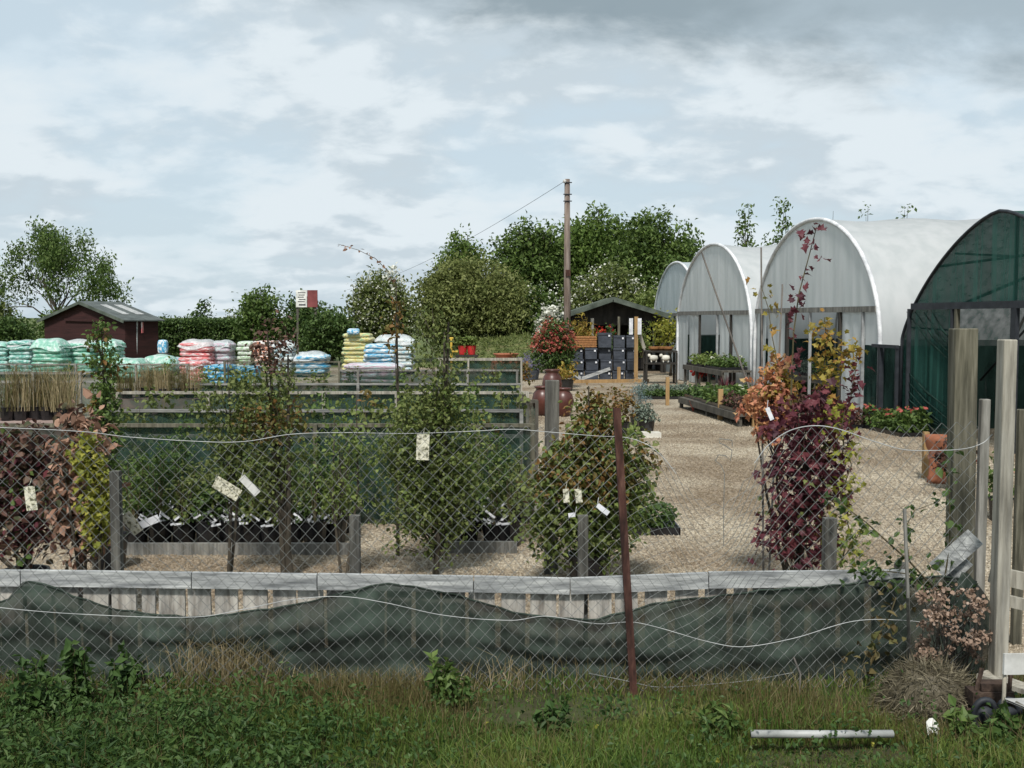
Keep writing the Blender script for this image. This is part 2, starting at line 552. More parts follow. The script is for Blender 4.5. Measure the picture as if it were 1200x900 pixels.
def bagmat(name, c1, c2, c3=None, clear=0.0):
    m, nt, out = newmat(name)
    tc = nt.nodes.new('ShaderNodeTexCoord')
    nz = nt.nodes.new('ShaderNodeTexNoise')
    nz.inputs['Scale'].default_value = 6
    nz.inputs['Detail'].default_value = 6
    oi = nt.nodes.new('ShaderNodeObjectInfo')
    sm = nt.nodes.new('ShaderNodeVectorMath')
    sm.operation = 'MULTIPLY_ADD'
    sm.inputs[1].default_value = (1, 1, .6)
    cb = nt.nodes.new('ShaderNodeCombineXYZ')
    for q in range(3):
        mq = nt.nodes.new('ShaderNodeMath')
        mq.operation = 'MULTIPLY'
        mq.inputs[1].default_value = (37., 61., 23.)[q]
        nt.links.new(oi.outputs['Random'], mq.inputs[0])
        nt.links.new(mq.outputs[0], cb.inputs[q])
    nt.links.new(tc.outputs['Object'], sm.inputs[0])
    nt.links.new(cb.outputs[0], sm.inputs[2])
    nt.links.new(sm.outputs[0], nz.inputs['Vector'])
    cols = [c1, c2] + ([c3] if c3 else [])
    r = ramp(nt, cols, [.42, .52, .60][:len(cols)])
    nt.links.new(nz.outputs[0], r.inputs[0])
    p = nt.nodes.new('ShaderNodeBsdfPrincipled')
    p.inputs['Roughness'].default_value = .3
    p.inputs['Specular IOR Level'].default_value = .5
    nt.links.new(r.outputs[0], p.inputs['Base Color'])
    n2 = nt.nodes.new('ShaderNodeTexNoise')
    n2.inputs['Scale'].default_value = 14
    nt.links.new(tc.outputs['Object'], n2.inputs['Vector'])
    b = nt.nodes.new('ShaderNodeBump')
    b.inputs['Strength'].default_value = .9
    b.inputs['Distance'].default_value = .06
    nt.links.new(n2.outputs[0], b.inputs['Height'])
    nt.links.new(b.outputs[0], p.inputs['Normal'])
    if clear:
        tr = nt.nodes.new('ShaderNodeBsdfTransparent')
        ms = nt.nodes.new('ShaderNodeMixShader')
        ms.inputs[0].default_value = clear
        nt.links.new(p.outputs[0], ms.inputs[1])
        nt.links.new(tr.outputs[0], ms.inputs[2])
        nt.links.new(ms.outputs[0], out.inputs[0])
    else:
        nt.links.new(p.outputs[0], out.inputs[0])
    return m


M['bag_green'] = bagmat('green_bags', (.13, .40, .28), (.24, .54, .42), (.55, .72, .65))
M['bag_teal'] = bagmat('teal_bags', (.13, .38, .32), (.30, .56, .50), (.60, .73, .72))
M['bag_pink'] = bagmat('pink_bags', (.66, .16, .17), (.72, .32, .32), (.78, .66, .66))
M['bag_pale'] = bagmat('pale_bags', (.50, .38, .44), (.60, .56, .62), (.45, .60, .60))
M['bag_blue'] = bagmat('blue_bags', (.02, .17, .36), (.06, .36, .52), (.50, .62, .66))
M['bag_white'] = bagmat('white_bags', (.55, .62, .60), (.74, .75, .73), (.30, .52, .60))
M['bag_orange'] = bagmat('orange_bags', (.56, .20, .10), (.66, .52, .46), (.72, .72, .70))
M['bag_lime'] = bagmat('lime_bags', (.34, .52, .30), (.64, .70, .62), (.70, .74, .70))
M['bag_yellow'] = bagmat('yellow_bags', (.62, .55, .20), (.70, .66, .40), (.30, .48, .24))
M['bag_sky'] = bagmat('sky_bags', (.06, .34, .56), (.40, .58, .68), (.76, .78, .80))
M['film'] = bagmat('shrink_film', (.52, .58, .58), (.64, .68, .69), (.74, .76, .77), .42)
M['film_green'] = bagmat('green_shrink_film', (.26, .54, .43), (.42, .66, .56), (.66, .75, .73), .3)


M['lf_belt'] = leafmat('leaf_belt', [(.05, .085, .022), (.088, .14, .032), (.14, .20, .05)], .34)
M['lf_belt2'] = leafmat('leaf_belt_fresh', [(.06, .105, .024), (.105, .165, .034), (.16, .23, .055)], .36)
M['lf_willow'] = leafmat('leaf_willow', [(.10, .125, .036), (.16, .185, .056), (.22, .24, .085)], .36)
M['post_grey'] = surf('old_post_wood', [(.055, .053, .045), (.115, .11, .095), (.19, .182, .16)], (34, 34, 3), .95, .6, blot=.55)
M['screen_rail'] = surf('screen_rail_wood', [(.11, .11, .10), (.22, .22, .205), (.33, .325, .305)], (4, 30, 30), .9, .5, blot=.55)
M['scrapbrown'] = surf('scrap_brown', [(.022, .015, .012), (.06, .038, .028), (.10, .07, .05)], (30, 30, 30), .9, .4, blot=.5)
# ------------------------------------------------------------------ foliage helpers
def lobes_pts(n, lobes, clump=.35, per=14, shell=.55):
    """points in clumps spread through a union of ellipsoids; lobes = [(c,r)]"""
    vols = np.array([r[0] * r[1] * r[2] for c, r in lobes]) ** .8
    vols /= vols.sum()
    nc = max(1, n // per)
    idx = RG.choice(len(lobes), nc, p=vols)
    C = np.array([l[0] for l in lobes])[idx]
    R = np.array([l[1] for l in lobes])[idx]
    d = RG.normal(size=(nc, 3))
    d /= np.linalg.norm(d, axis=1)[:, None]
    rr = RG.uniform(shell ** 3, 1, nc) ** (1 / 3)
    # uneven outline
    rr *= 1 + .16 * np.sin(d[:, 0] * 7 + C[:, 0] * 5) * np.cos(d[:, 2] * 6 + C[:, 2] * 3)
    cen = C + d * R * rr[:, None]
    cs = clump * RG.uniform(.5, 1.4, nc)
    P = cen[:, None, :] + np.clip(RG.normal(size=(nc, per, 3)), -1.35, 1.35) * cs[:, None, None] * np.array([1, 1, .7]) * .6
    return P.reshape(-1, 3)


def limb(mb, p, d, L, r, depth, tips, spread=.6, kids=(2, 3), n=5, upb=.15, seg=3, m=0, lf=.72):
    pts = [Vector(p)]
    d = Vector(d).normalized()
    rs = [r]
    for i in range(seg):
        d = (d + Vector((random.uniform(-1, 1), random.uniform(-1, 1), random.uniform(-.6, 1))) * .16).normalized()
        pts.append(pts[-1] + d * L / seg)
        rs.append(r * (1 - .45 * (i + 1) / seg))
    mb.tube(pts, rs, n if depth > 1 else 4, m, cap=False)
    if depth <= 0:
        tips.extend([pts[-1], pts[-2], (pts[-1] + pts[-2]) / 2])
        return
    for k in range(random.randint(*kids)):
        a = random.uniform(0, 2 * math.pi)
        o = d.orthogonal().normalized()
        o = (Matrix.Rotation(a, 3, d) @ o)
        nd = (d + o * spread * random.uniform(.6, 1.3) + Vector((0, 0, upb))).normalized()
        s = pts[-1] if k < 2 else pts[-2]
        limb(mb, s, nd, L * lf * random.uniform(.8, 1.2), rs[-1] * .8, depth - 1, tips, spread, kids, n, upb, seg, m, lf)


def tree(name, label, base, lobes, mat, lsize, n, cat='tree', group=None, trunk_r=.15, clump=.6, per=14, shell=.5, extra=None, shape='rhomb', trunk=True, limbs=5):
    """lobes in world coords; base world point"""
    base = Vector(base)
    t = thing(name, label, cat, base, group=group)
    if trunk:
        mb = MB()
        cz = sum(l[0][2] for l in lobes) / len(lobes)
        c = Vector((sum(l[0][0] for l in lobes) / len(lobes), sum(l[0][1] for l in lobes) / len(lobes), cz))
        mid = base.lerp(c, .55)
        mb.tube([base, base.lerp(mid, .5) + Vector((.05, 0, 0)), mid], [trunk_r * 1.25, trunk_r, trunk_r * .8], 8)
        for l in lobes:
            for k in range(max(1, limbs // len(lobes) + 1)):
                e = Vector(l[0]) + Vector([random.uniform(-.6, .6) * l[1][i] for i in range(3)])
                s = base.lerp(mid, random.uniform(.6, 1))
                mm = s.lerp(e, .5) + Vector((random.uniform(-.2, .2), random.uniform(-.2, .2), .15)) * lsize * 3
                mb.tube([s, mm, e], [trunk_r * .5, trunk_r * .3, trunk_r * .1], 5, cap=False)
        mb.build('trunk', M['bark'], t, world=True, smooth=True)
    P = lobes_pts(n, lobes, clump, per, shell)
    P = P[P[:, 2] > base.z + .02]
    mb = MB()
    mb.leaves(P, lsize, shape, 0)
    mats = [mat]
    if extra:
        for (em, es, en, ecl, eper) in extra:
            mats.append(em)
            Q = lobes_pts(en, lobes, ecl, eper, .88)
            Q = Q[Q[:, 2] > base.z + .1]
            mb.leaves(Q, es, 'round', len(mats) - 1)
    mb.build('crown', mats, t, world=True)
    return t


def bush_px(name, label, x0, x1, y0, y1, Y, mat, lsize, n, dep=None, **kw):
    """bush filling a frontal extent given at its own distance Y"""
    a = at(x0, y1, Y)
    b = at(x1, y0, Y)
    cx = (a.x + b.x) / 2
    w = (b.x - a.x) / 2
    zb = max(a.z, 0)
    h = b.z
    dep = dep or w
    lobes = []
    for k in range(kw.pop('nl', 5)):
        fx = random.uniform(-.55, .55)
        lw = w * random.uniform(.42, .6)
        top = h * (1 - .22 * abs(fx) * 1.6) * random.uniform(.93, 1.03)
        rz = (top - zb) * random.uniform(.32, .5)
        lobes.append(((cx + fx * w, Y + random.uniform(-.4, .4) * dep, top - rz), (lw, dep * .55, rz)))
    for k in range(kw.pop('sprigs', 0)):
        fx = random.uniform(-.8, .8)
        zt_ = h * (1 - .30 * fx * fx) * random.uniform(.90, 1.05)
        lobes.append(((cx + fx * w, Y + random.uniform(-.3, .3) * dep, zt_ - (h - zb) * .09), (w * random.uniform(.06, .12), w * .1, (h - zb) * random.uniform(.08, .13))))
    lobes.append(((cx, Y, zb + (h - zb) * .38), (w * .86, dep * .8, (h - zb) * .42)))
    lobes.append(((cx, Y, zb + (h - zb) * .62), (w * .62, dep * .6, (h - zb) * .38)))
    return tree(name, label, (cx, Y, 0), lobes, mat, lsize, n, **kw)


# ------------------------------------------------------------------ camera, world, sun
cam = bpy.data.cameras.new('camera')
camo = bpy.data.objects.new('camera', cam)
COL.objects.link(camo)
camo.location = (0, 0, CAMZ)
camo.rotation_euler = (math.pi / 2 - PITCH, 0, 0)
cam.sensor_width = 36
cam.lens = 36 * F / 1200
cam.clip_start = .05
cam.clip_end = 6000
SC.camera = camo

SUN_EL, SUN_AZ = math.radians(52), math.radians(188)   # azimuth clockwise from +Y
sd = Vector((math.sin(SUN_AZ) * math.cos(SUN_EL), math.cos(SUN_AZ) * math.cos(SUN_EL), math.sin(SUN_EL)))
sun = bpy.data.lights.new('sun', 'SUN')
sun.energy = 3.1
sun.angle = math.radians(7)
sun.color = (1, .96, .9)
suno = bpy.data.objects.new('sun', sun)
COL.objects.link(suno)
suno.location = (0, -10, 30)
suno.rotation_euler = sd.to_track_quat('Z', 'Y').to_euler()

w = bpy.data.worlds.new('World')
SC.world = w
w.use_nodes = True
nt = w.node_tree
nt.nodes.clear()
wo = nt.nodes.new('ShaderNodeOutputWorld')
bg = nt.nodes.new('ShaderNodeBackground')
bg.inputs[1].default_value = .1
nt.links.new(bg.outputs[0], wo.inputs[0])
sky = nt.nodes.new('ShaderNodeTexSky')
sky.sky_type = 'NISHITA'
sky.sun_disc = False
sky.sun_elevation = SUN_EL
sky.sun_rotation = SUN_AZ
sky.air_density = 1.0
sky.dust_density = 2.0
tc = nt.nodes.new('ShaderNodeTexCoord')
sx = nt.nodes.new('ShaderNodeSeparateXYZ')
nt.links.new(tc.outputs['Generated'], sx.inputs[0])


def math_(op, a, b=None, clamp=False):
    n = nt.nodes.new('ShaderNodeMath')
    n.operation = op
    n.use_clamp = clamp
    for i, v in enumerate((a, b)):
        if v is None:
            continue
        if isinstance(v, (int, float)):
            n.inputs[i].default_value = v
        else:
            nt.links.new(v, n.inputs[i])
    return n.outputs[0]


def noise_(vec, scale, detail, rough=.55, dist=0):
    n = nt.nodes.new('ShaderNodeTexNoise')
    n.inputs['Scale'].default_value = scale
    n.inputs['Detail'].default_value = detail
    n.inputs['Roughness'].default_value = rough
    n.inputs['Distortion'].default_value = dist
    nt.links.new(vec, n.inputs['Vector'])
    return n.outputs[0]


def map_(v, a, b, c, d, smooth=True):
    n = nt.nodes.new('ShaderNodeMapRange')
    if smooth:
        n.interpolation_type = 'SMOOTHSTEP'
    for i, q in enumerate((a, b, c, d)):
        n.inputs[i + 1].default_value = q
    nt.links.new(v, n.inputs[0])
    return n.outputs[0]


zc = math_('ADD', math_('MAXIMUM', sx.outputs[2], 0.0), .34)
cx_ = math_('DIVIDE', sx.outputs[0], zc)
cy_ = math_('DIVIDE', sx.outputs[1], zc)
cmb = nt.nodes.new('ShaderNodeCombineXYZ')
nt.links.new(cx_, cmb.inputs[0])
nt.links.new(cy_, cmb.inputs[1])
cmb.inputs[2].default_value = 3.7
def cloudcoord(up):
    c = nt.nodes.new('ShaderNodeCombineXYZ')
    nt.links.new(math_('MULTIPLY', cx_, .85), c.inputs[0])
    nt.links.new(math_('ADD', cy_, -up), c.inputs[1])
    c.inputs[2].default_value = 2.3
    return c.outputs[0]


def dens(up):
    v = cloudcoord(up)
    a = noise_(v, 2.5, 4, .5, .1)
    b = noise_(v, 8.0, 9, .58, .25)
    return math_('ADD', math_('MULTIPLY', a, .70), math_('MULTIPLY', b, .30))


d0, d1, d2 = dens(0.0), dens(.07), dens(.18)
puff = noise_(cloudcoord(0.0), 5.0, 9, .58, .2)
cov = map_(d0, .40, .545, .40, .97)
lit = math_('ADD', math_('MULTIPLY', math_('SUBTRACT', d0, d1), 5.5), math_('MULTIPLY', math_('SUBTRACT', d0, d2), 3.5))
shv = map_(math_('ADD', lit, math_('MULTIPLY', math_('SUBTRACT', noise_(cloudcoord(.4), 4.0, 8, .55, .2), .5), -1.6)), .34, -.5, 0.0, 1.0)
# a heavy bank of cloud high up to the front and right
bank = math_('ADD', sx.outputs[2], math_('ADD', math_('MULTIPLY', sx.outputs[0], .165), math_('MULTIPLY', math_('SUBTRACT', puff, .5), .17)))
bankv = map_(bank, .228, .300, 0.0, 1.0)
front = map_(sx.outputs[1], -.2, .5, 0.0, 1.0)
bankv = math_('MULTIPLY', bankv, front)
topfade = map_(sx.outputs[2], .45, .75, 1.0, .25)
bankv = math_('MULTIPLY', bankv, topfade)
cr = nt.nodes.new('ShaderNodeMixRGB')
cr.inputs[1].default_value = (5.25, 5.78, 6.1, 1)
cr.inputs[2].default_value = (4.0, 4.62, 5.05, 1)
nt.links.new(shv, cr.inputs[0])
sk = nt.nodes.new('ShaderNodeMixRGB')      # thin high veil over the blue
sk.inputs[0].default_value = .82
sk.inputs[2].default_value = (4.25, 5.2, 5.8, 1)
nt.links.new(sky.outputs[0], sk.inputs[1])
mx = nt.nodes.new('ShaderNodeMixRGB')
nt.links.new(cov, mx.inputs[0])
nt.links.new(sk.outputs[0], mx.inputs[1])
nt.links.new(cr.outputs[0], mx.inputs[2])
mb2 = nt.nodes.new('ShaderNodeMixRGB')
nt.links.new(math_('MULTIPLY', bankv, .85), mb2.inputs[0])
nt.links.new(mx.outputs[0], mb2.inputs[1])
bk = nt.nodes.new('ShaderNodeMixRGB')
bk.inputs[1].default_value = (2.5, 3.1, 3.5, 1)
bk.inputs[2].default_value = (1.55, 2.08, 2.42, 1)
nt.links.new(map_(d0, .42, .56, 0.0, 1.0), bk.inputs[0])
nt.links.new(bk.outputs[0], mb2.inputs[2])
nt.links.new(mb2.outputs[0], bg.inputs[0])

SC.view_settings.view_transform = 'Standard'
SC.view_settings.look = 'None'
SC.view_settings.exposure = 0.55
SC.view_settings.gamma = 1
SC.view_settings.use_curve_mapping = False
SC.render.engine = 'CYCLES'
SC.cycles.max_bounces = 8
SC.cycles.transparent_max_bounces = 16

# ------------------------------------------------------------------ ground
mb = MB()
mb.add([(-2500, -60, -.01), (2500, -60, -.01), (2500, 4000, -.01), (-2500, 4000, -.01)], [(0, 1, 2, 3)])
tag(mb.build('ground', M['field']), kind='structure')
mb = MB()
mb.grid(lambda u, v: (-16 + 34 * u, 5.75 + 37 * v, 0.0), 4, 4)
tag(mb.build('gravel_yard', M['gravel']), kind='structure')
mb = MB()
mb.grid(lambda u, v: (-9 + 18 * u, -1 + 6.85 * v, .004 + .05 * math.sin(u * 31) * math.sin(v * 9) * (v < .9) * .3 + .02), 60, 24)
tag(mb.build('verge', M['soil']), kind='structure')
mb = MB()
ns = 190000
Yv = 6.0 + 16 * RG.uniform(0, 1, ns) ** 1.7
Xv = RG.uniform(-1, 1, ns) * (Yv * .52 + .4) + .3
sz = RG.uniform(.006, .013, ns) * (1 + (Yv - 6) * .03)
ang_ = RG.uniform(0, 6.28, ns)
V = np.zeros((ns, 5, 3))
for k in range(4):
    rr = sz * RG.uniform(.75, 1.25, ns)
    V[:, k, 0] = Xv + np.cos(ang_ + k * math.pi / 2) * rr
    V[:, k, 1] = Yv + np.sin(ang_ + k * math.pi / 2) * rr
    V[:, k, 2] = .001
V[:, 4] = np.stack([Xv + RG.normal(0, .3, ns) * sz, Yv + RG.normal(0, .3, ns) * sz, .004 + sz * RG.uniform(.5, 1.0, ns)], 1)
base_i = (np.arange(ns) * 5)[:, None, None]
tri = np.array([[0, 1, 4], [1, 2, 4], [2, 3, 4], [3, 0, 4]])[None]
mb.vs.append(V.reshape(-1, 3))
mb.n = ns * 5
mb.loops.append((base_i + tri).reshape(-1))
mb.lens.append(np.full(ns * 4, 3))
mb.mi.append(np.zeros(ns * 4, dtype=int))
M['stones'] = leafmat('loose_gravel', [(.165, .138, .10), (.26, .22, .16), (.335, .29, .215), (.45, .40, .315), (.225, .185, .135)], 0, .9, .2)
snt = M['stones'].node_tree
sp_b = [q for q in snt.nodes if q.type == 'BSDF_PRINCIPLED'][0]
src_ = sp_b.inputs['Base Color'].links[0].from_socket
tc2 = snt.nodes.new('ShaderNodeTexCoord')
nz2 = snt.nodes.new('ShaderNodeTexNoise')
nz2.inputs['Scale'].default_value = .55
nz2.inputs['Detail'].default_value = 6
snt.links.new(tc2.outputs['Object'], nz2.inputs['Vector'])
r22 = ramp(snt, [(.52, .46, .41), (1.0, 1.0, 1.0)], [.4, .60])
snt.links.new(nz2.outputs[0], r22.inputs[0])
mm2 = snt.nodes.new('ShaderNodeMixRGB')
mm2.blend_type = 'MULTIPLY'
mm2.inputs[0].default_value = .8
snt.links.new(src_, mm2.inputs[1])
snt.links.new(r22.outputs[0], mm2.inputs[2])
snt.links.new(mm2.outputs[0], sp_b.inputs['Base Color'])
tag(mb.build('gravel', M['stones']), 'loose tan and buff gravel stones covering the yard', 'gravel', kind='stuff')
# grassy bank in front of the far trees
mb = MB()
bx0, bx1 = xx(530, 44), xx(690, 44)


def bankf(u, v):
    e = math.sin(min(1, v * 1.6) * math.pi / 2) * math.sin(math.pi * min(1, max(0, u))) ** .35
    return (bx0 + (bx1 - bx0) * u, 42 + 9 * v, 1.15 * e + .06 * math.sin(u * 23 + v * 5))


mb.grid(bankf, 30, 12)
tag(mb.build('grass_bank', M['bankgrass'], smooth=True), kind='structure')

# ------------------------------------------------------------------ chain-link fence
FY = 5.5
top_px = [(-80, 500), (0, 501), (100, 503), (150, 506), (250, 509), (290, 508), (340, 503), (400, 501), (480, 501), (560, 497), (600, 497), (640, 500), (700, 503), (735, 506), (760, 520), (790, 550), (815, 582), (850, 590), (872, 562), (900, 520), (930, 503), (970, 499), (1030, 500), (1100, 497), (1150, 494), (1180, 494)]
wire_px = [(-80, 498), (0, 501), (100, 506), (150, 512), (250, 518), (290, 517), (340, 509), (400, 507), (480, 508), (560, 505), (600, 503), (640, 506), (700, 511), (735, 513), (760, 522), (778, 537), (792, 555)]
wire_px2 = [(884, 543), (900, 522), (930, 503), (970, 500), (1030, 519), (1060, 527), (1090, 528), (1130, 526), (1152, 519), (1163, 509)]
low_px = [(-80, 700), (0, 712), (100, 720), (230, 723), (290, 713), (340, 703), (400, 699), (450, 706), (520, 721), (600, 727), (640, 722), (700, 731), (740, 729), (770, 735), (830, 752), (870, 758), (930, 748), (1000, 728), (1060, 727), (1120, 735)]


def interp(pts, x):
    if x <= pts[0][0]:
        return pts[0][1]
    for k in range(len(pts) - 1):
        (a, b), (c, d) = pts[k], pts[k + 1]
        if x <= c:
            t = (x - a) / (c - a)
            p0 = pts[max(0, k - 1)]
            p3 = pts[min(len(pts) - 1, k + 2)]
            m0 = (d - p0[1]) / max(1e-6, c - p0[0]) * (c - a)
            m1 = (p3[1] - b) / max(1e-6, p3[0] - a) * (c - a)
            return (2 * t ** 3 - 3 * t * t + 1) * b + (t ** 3 - 2 * t * t + t) * m0 + (-2 * t ** 3 + 3 * t * t) * d + (t ** 3 - t * t) * m1
    return pts[-1][1]


def smooth_line(pts, Y, r, mb, n=5, sub=8, jy=0.0):
    P = []
    for (a, b), (c, d) in zip(pts, pts[1:]):
        for k in range(sub):
            x = a + (c - a) * k / sub
            P.append(at(x, interp(pts, x), Y + random.uniform(-jy, jy)))
    P.append(at(pts[-1][0], pts[-1][1], Y))
    mb.tube(P, r, n)


fen = thing('chain_link_fence', 'galvanised chain link fence with sagging top wire in front of the pickets', 'fence', (0, FY, 0))
mb = MB()
X0, X1 = xx(-80, FY), xx(1146, FY)
PIT = .035
nx = int((X1 - X0) / PIT)
nrow = 38
ph = [random.uniform(0, 6) for _ in range(4)]


def meshpt(u, v):
    """u metres along, v 0..1 up"""
    px = 600 + u * F / FY
    zt = zy(interp(top_px, px), FY)
    zb = .05
    z = zb + (zt - zb) * v
    dx = .018 * math.sin(u * 2.1 + v * 4 + ph[0]) + .012 * math.sin(u * 5.3 - v * 7 + ph[1])
    dy = .03 * math.sin(u * 1.7 + v * 2.5 + ph[2]) + .015 * math.sin(u * 4.1 + v * 6 + ph[3])
    z += .008 * math.sin(u * 3.7 + v * 5) * v
    return Vector((u + dx, FY + dy, z))


for i in range(nx + 1):
    P = []
    for j in range(nrow + 1):
        o = (PIT / 2) * (1 if (j + i) % 2 else -1)
        p = meshpt(X0 + i * PIT + o, j / nrow)
        p.y += .003 * (1 if (j + i) % 2 else -1)
        P.append(p)
    mb.tube(P, .0017, 4, cap=False)
mb.build('wire_mesh', M['wire'], fen, world=True)
mb = MB()
smooth_line(wire_px, FY - .02, .0019, mb)
mb.build('line_wire', M['wire_white'], fen, world=True)
mb = MB()
smooth_line(wire_px2, FY - .02, .0024, mb)
mb.build('line_wire', M['wire_white'], fen, world=True)
mb = MB()
smooth_line(low_px, FY - .03, .0019, mb)
mb.build('line_wire', M['wire_white'], fen, world=True)
mb = MB()   # a slack second wire low down on the right
smooth_line([(690, 789), (735, 798), (770, 805), (830, 802), (880, 797), (930, 788)], FY - .03, .002, mb)
mb.build('line_wire', M['wire'], fen, world=True)
mb = MB()   # rusty angle iron post
a, b = at(744, 815, FY - .04), at(723, 478, FY - .04)
a.z = -.05
d = (b - a)
for off, wdt, hh in ((Vector((0, 0, 0)), .038, .005), (Vector((-.0165, .022, 0)), .005, .04)):
    V = []
    for p in (a + off, b + off):
        for sx_, sy_ in ((-1, -1), (1, -1), (1, 1), (-1, 1)):
            V.append((p.x + sx_ * wdt / 2, p.y + sy_ * hh / 2, p.z))
    mb.add(V, [(0, 1, 5, 4), (1, 2, 6, 5), (2, 3, 7, 6), (3, 0, 4, 7), (4, 5, 6, 7), (3, 2, 1, 0)])
tag(mb.build('post', M['rust'], fen, world=True), 'leaning rusty angle iron post')
# loose curled wire above the sagging section
mb = MB()
cw = [(848, 640), (848, 600), (849, 555), (845, 545), (838, 540), (842, 533), (850, 534), (856, 540), (858, 528), (850, 522), (843, 519), (843, 514), (858, 516), (858, 523)]
mb.tube([at(x, y, 5.56) for x, y in cw], .0022, 4)
tag(mb.build('wire_offcut', M['wire'], loc=at(848, 640, 5.56), world=True), 'thin curled end of loose wire above the sagging mesh', 'wire')

# ------------------------------------------------------------------ picket fence
PY = 5.82
pk = thing('picket_fence', 'low weathered grey picket fence with flat top rails', 'fence', (0, PY, 0))
rail_top = [(-100, 667), (0, 668), (230, 671), (440, 673), (668, 677), (750, 674), (870, 669), (1000, 665), (1062, 668)]
joints = [-100, 25, 225, 372, 555, 668, 830, 1062]
for a, b in zip(joints, joints[1:]):
    mb = MB()
    pa, pb = at(a + .6, interp(rail_top, a) + random.uniform(-.6, .6), PY - .03), at(b - .6, interp(rail_top, b) + random.uniform(-.6, .6), PY - .03)
    h = .088
    mb.bar(pa + Vector((0, 0, -h / 2)), pb + Vector((0, 0, -h / 2)), .032, h)
    mb.build('rail', M['rail_grey'], pk, world=True)
px = -98
i = 0
while px < 1050:
    wpx = random.choice([27, 29, 30, 31]) if px < 700 else random.uniform(25, 28)
    gap = random.choice([2.5, 4, 5, 6]) if px < 700 else random.uniform(7, 9)
    if random.random() < .06:
        wpx = 16
    mb = MB()
    ztop = zy(interp(rail_top, px + wpx / 2) + 6, PY)
    c = at(px + wpx / 2, 700, PY)
    L = ztop
    tl = random.uniform(-.02, .02)
    mb.box((c.x, PY + random.uniform(-.003, .003), L / 2), (wpx * PY / F, .018, L), m=0, rot=Matrix.Rotation(tl, 3, 'Y'))
    mb.build('picket', M['picket'], pk, world=True)
    px += wpx + gap
mb = MB()
mb.bar((xx(-100, PY), PY + .035, .12), (xx(1055, PY), PY + .035, .12), .03, .07)
mb.build('rail', M['rail_grey'], pk, world=True)
for x, y, wd in ((132, 552, .052), (414, 604, .056), (684, 604, .056), (976, 607, .066), (1062, 660, .06)):
    mb = MB()
    zt = zy(y, 5.92)
    mb.box((xx(x, 5.92), 5.92, zt / 2), (wd, wd, zt))
    mb.build('post', M['post_grey'], pk, world=True)

# old shade net draped over the pickets
NY = 5.70
net_top = [(-90, 705), (0, 703), (12, 690), (24, 681), (60, 690), (140, 718), (230, 724), (300, 715), (380, 700), (440, 687), (456, 685), (540, 702), (620, 720), (690, 725), (720, 719), (770, 708), (830, 700), (920, 691), (1000, 683), (1060, 677), (1110, 674), (1148, 682)]
mb = MB()
nxs = [xx(-90, NY) + (xx(1152, NY) - xx(-90, NY)) * i / 160 for i in range(161)]


def netp(u, v):
    X = xx(-90, NY) + (xx(1152, NY) - xx(-90, NY)) * u
    zt = zy(interp(net_top, 600 + X * F / NY), NY)
    z = .02 + (zt - .02) * v
    y = NY + .022 * math.sin(X * 4 + v * 3) + .012 * math.sin(X * 11 + v * 5) + .015 * math.sin(v * 9 + X) + .010 * v * math.sin(X * 31 + 3 * math.sin(v * 4 + X)) + .006 * math.sin(X * 53 + v * 11) + .008 * math.sin(v * 23 + 2.5 * math.sin(X * 2.7))
    return (X, y, z)


mb.grid(netp, 420, 30)
# hemmed upper edge, doubled over
mb.tube([netp(i / 160, 1.0) for i in range(161)], .006, 5)
tag(mb.build('shade_net', M['net_fence'], loc=Vector((0, NY, 0)), world=True, smooth=True), 'old dark green shade netting draped along the picket fence', 'netting')
mb = MB()   # its loose end folded round the gate post
mb.grid(lambda u, v: (xx(1120, 5.7) + .20 * u + .03 * math.sin(v * 7), 5.62 + .03 * math.sin(u * 9 + v * 4), .05 + (.60 - .28 * u * u) * v), 12, 14)
tag(mb.build('net_fold', M['net_fence'], loc=Vector((xx(1120, 5.7), 5.62, .05)), world=True, smooth=True), 'bunched loose end of dark netting beside the tall gate post', 'netting')

# ------------------------------------------------------------------ right hand posts, planks, chair and junk
def post(x0, x1, ytop, Y, mat, label, dz=None, tilt=0.0, zb=0.0):
    a = at(x0, ytop, Y)
    b = at(x1, ytop, Y)
    wd = b.x - a.x
    mb = MB()
    dd = dz or wd * .8
    rot = Matrix.Rotation(tilt, 3, 'Y')
    mb.box((0, 0, (a.z - zb) / 2), (wd, dd, a.z - zb), rot=rot)
    # slightly worn, chamfered top
    o = mb.build('timber_post', mat, loc=Vector(((a.x + b.x) / 2, Y + dd / 2, zb)))
    bv = o.modifiers.new('worn_edges', 'BEVEL')
    bv.width = .006
    bv.segments = 2
    return tag(o, label, 'post')


post(1122, 1149, 385, 6.05, M['wood_green'], 'thick weathered post at the right end of the chain link', tilt=-.01)
post(1150, 1161, 468, 6.15, M['wood_grey'], 'thinner shorter grey post just right of the thick one', tilt=.004)
post(1177, 1193, 398, 5.3, M['wood_pale'], 'tall pale squared post near the right edge of the picture', dz=.085)
post(1170, 1177, 478, 6.6, M['rust'], 'narrow dark red brown post behind the tall pale one', dz=.05)
post(1195, 1206, 480, 6.4, M['wood_green'], 'greenish post cut off by the right edge of the picture')
post(638.5, 655, 446, 8.2, M['post_grey'], 'thick grey weathered post among the pots at the path edge', tilt=.005)

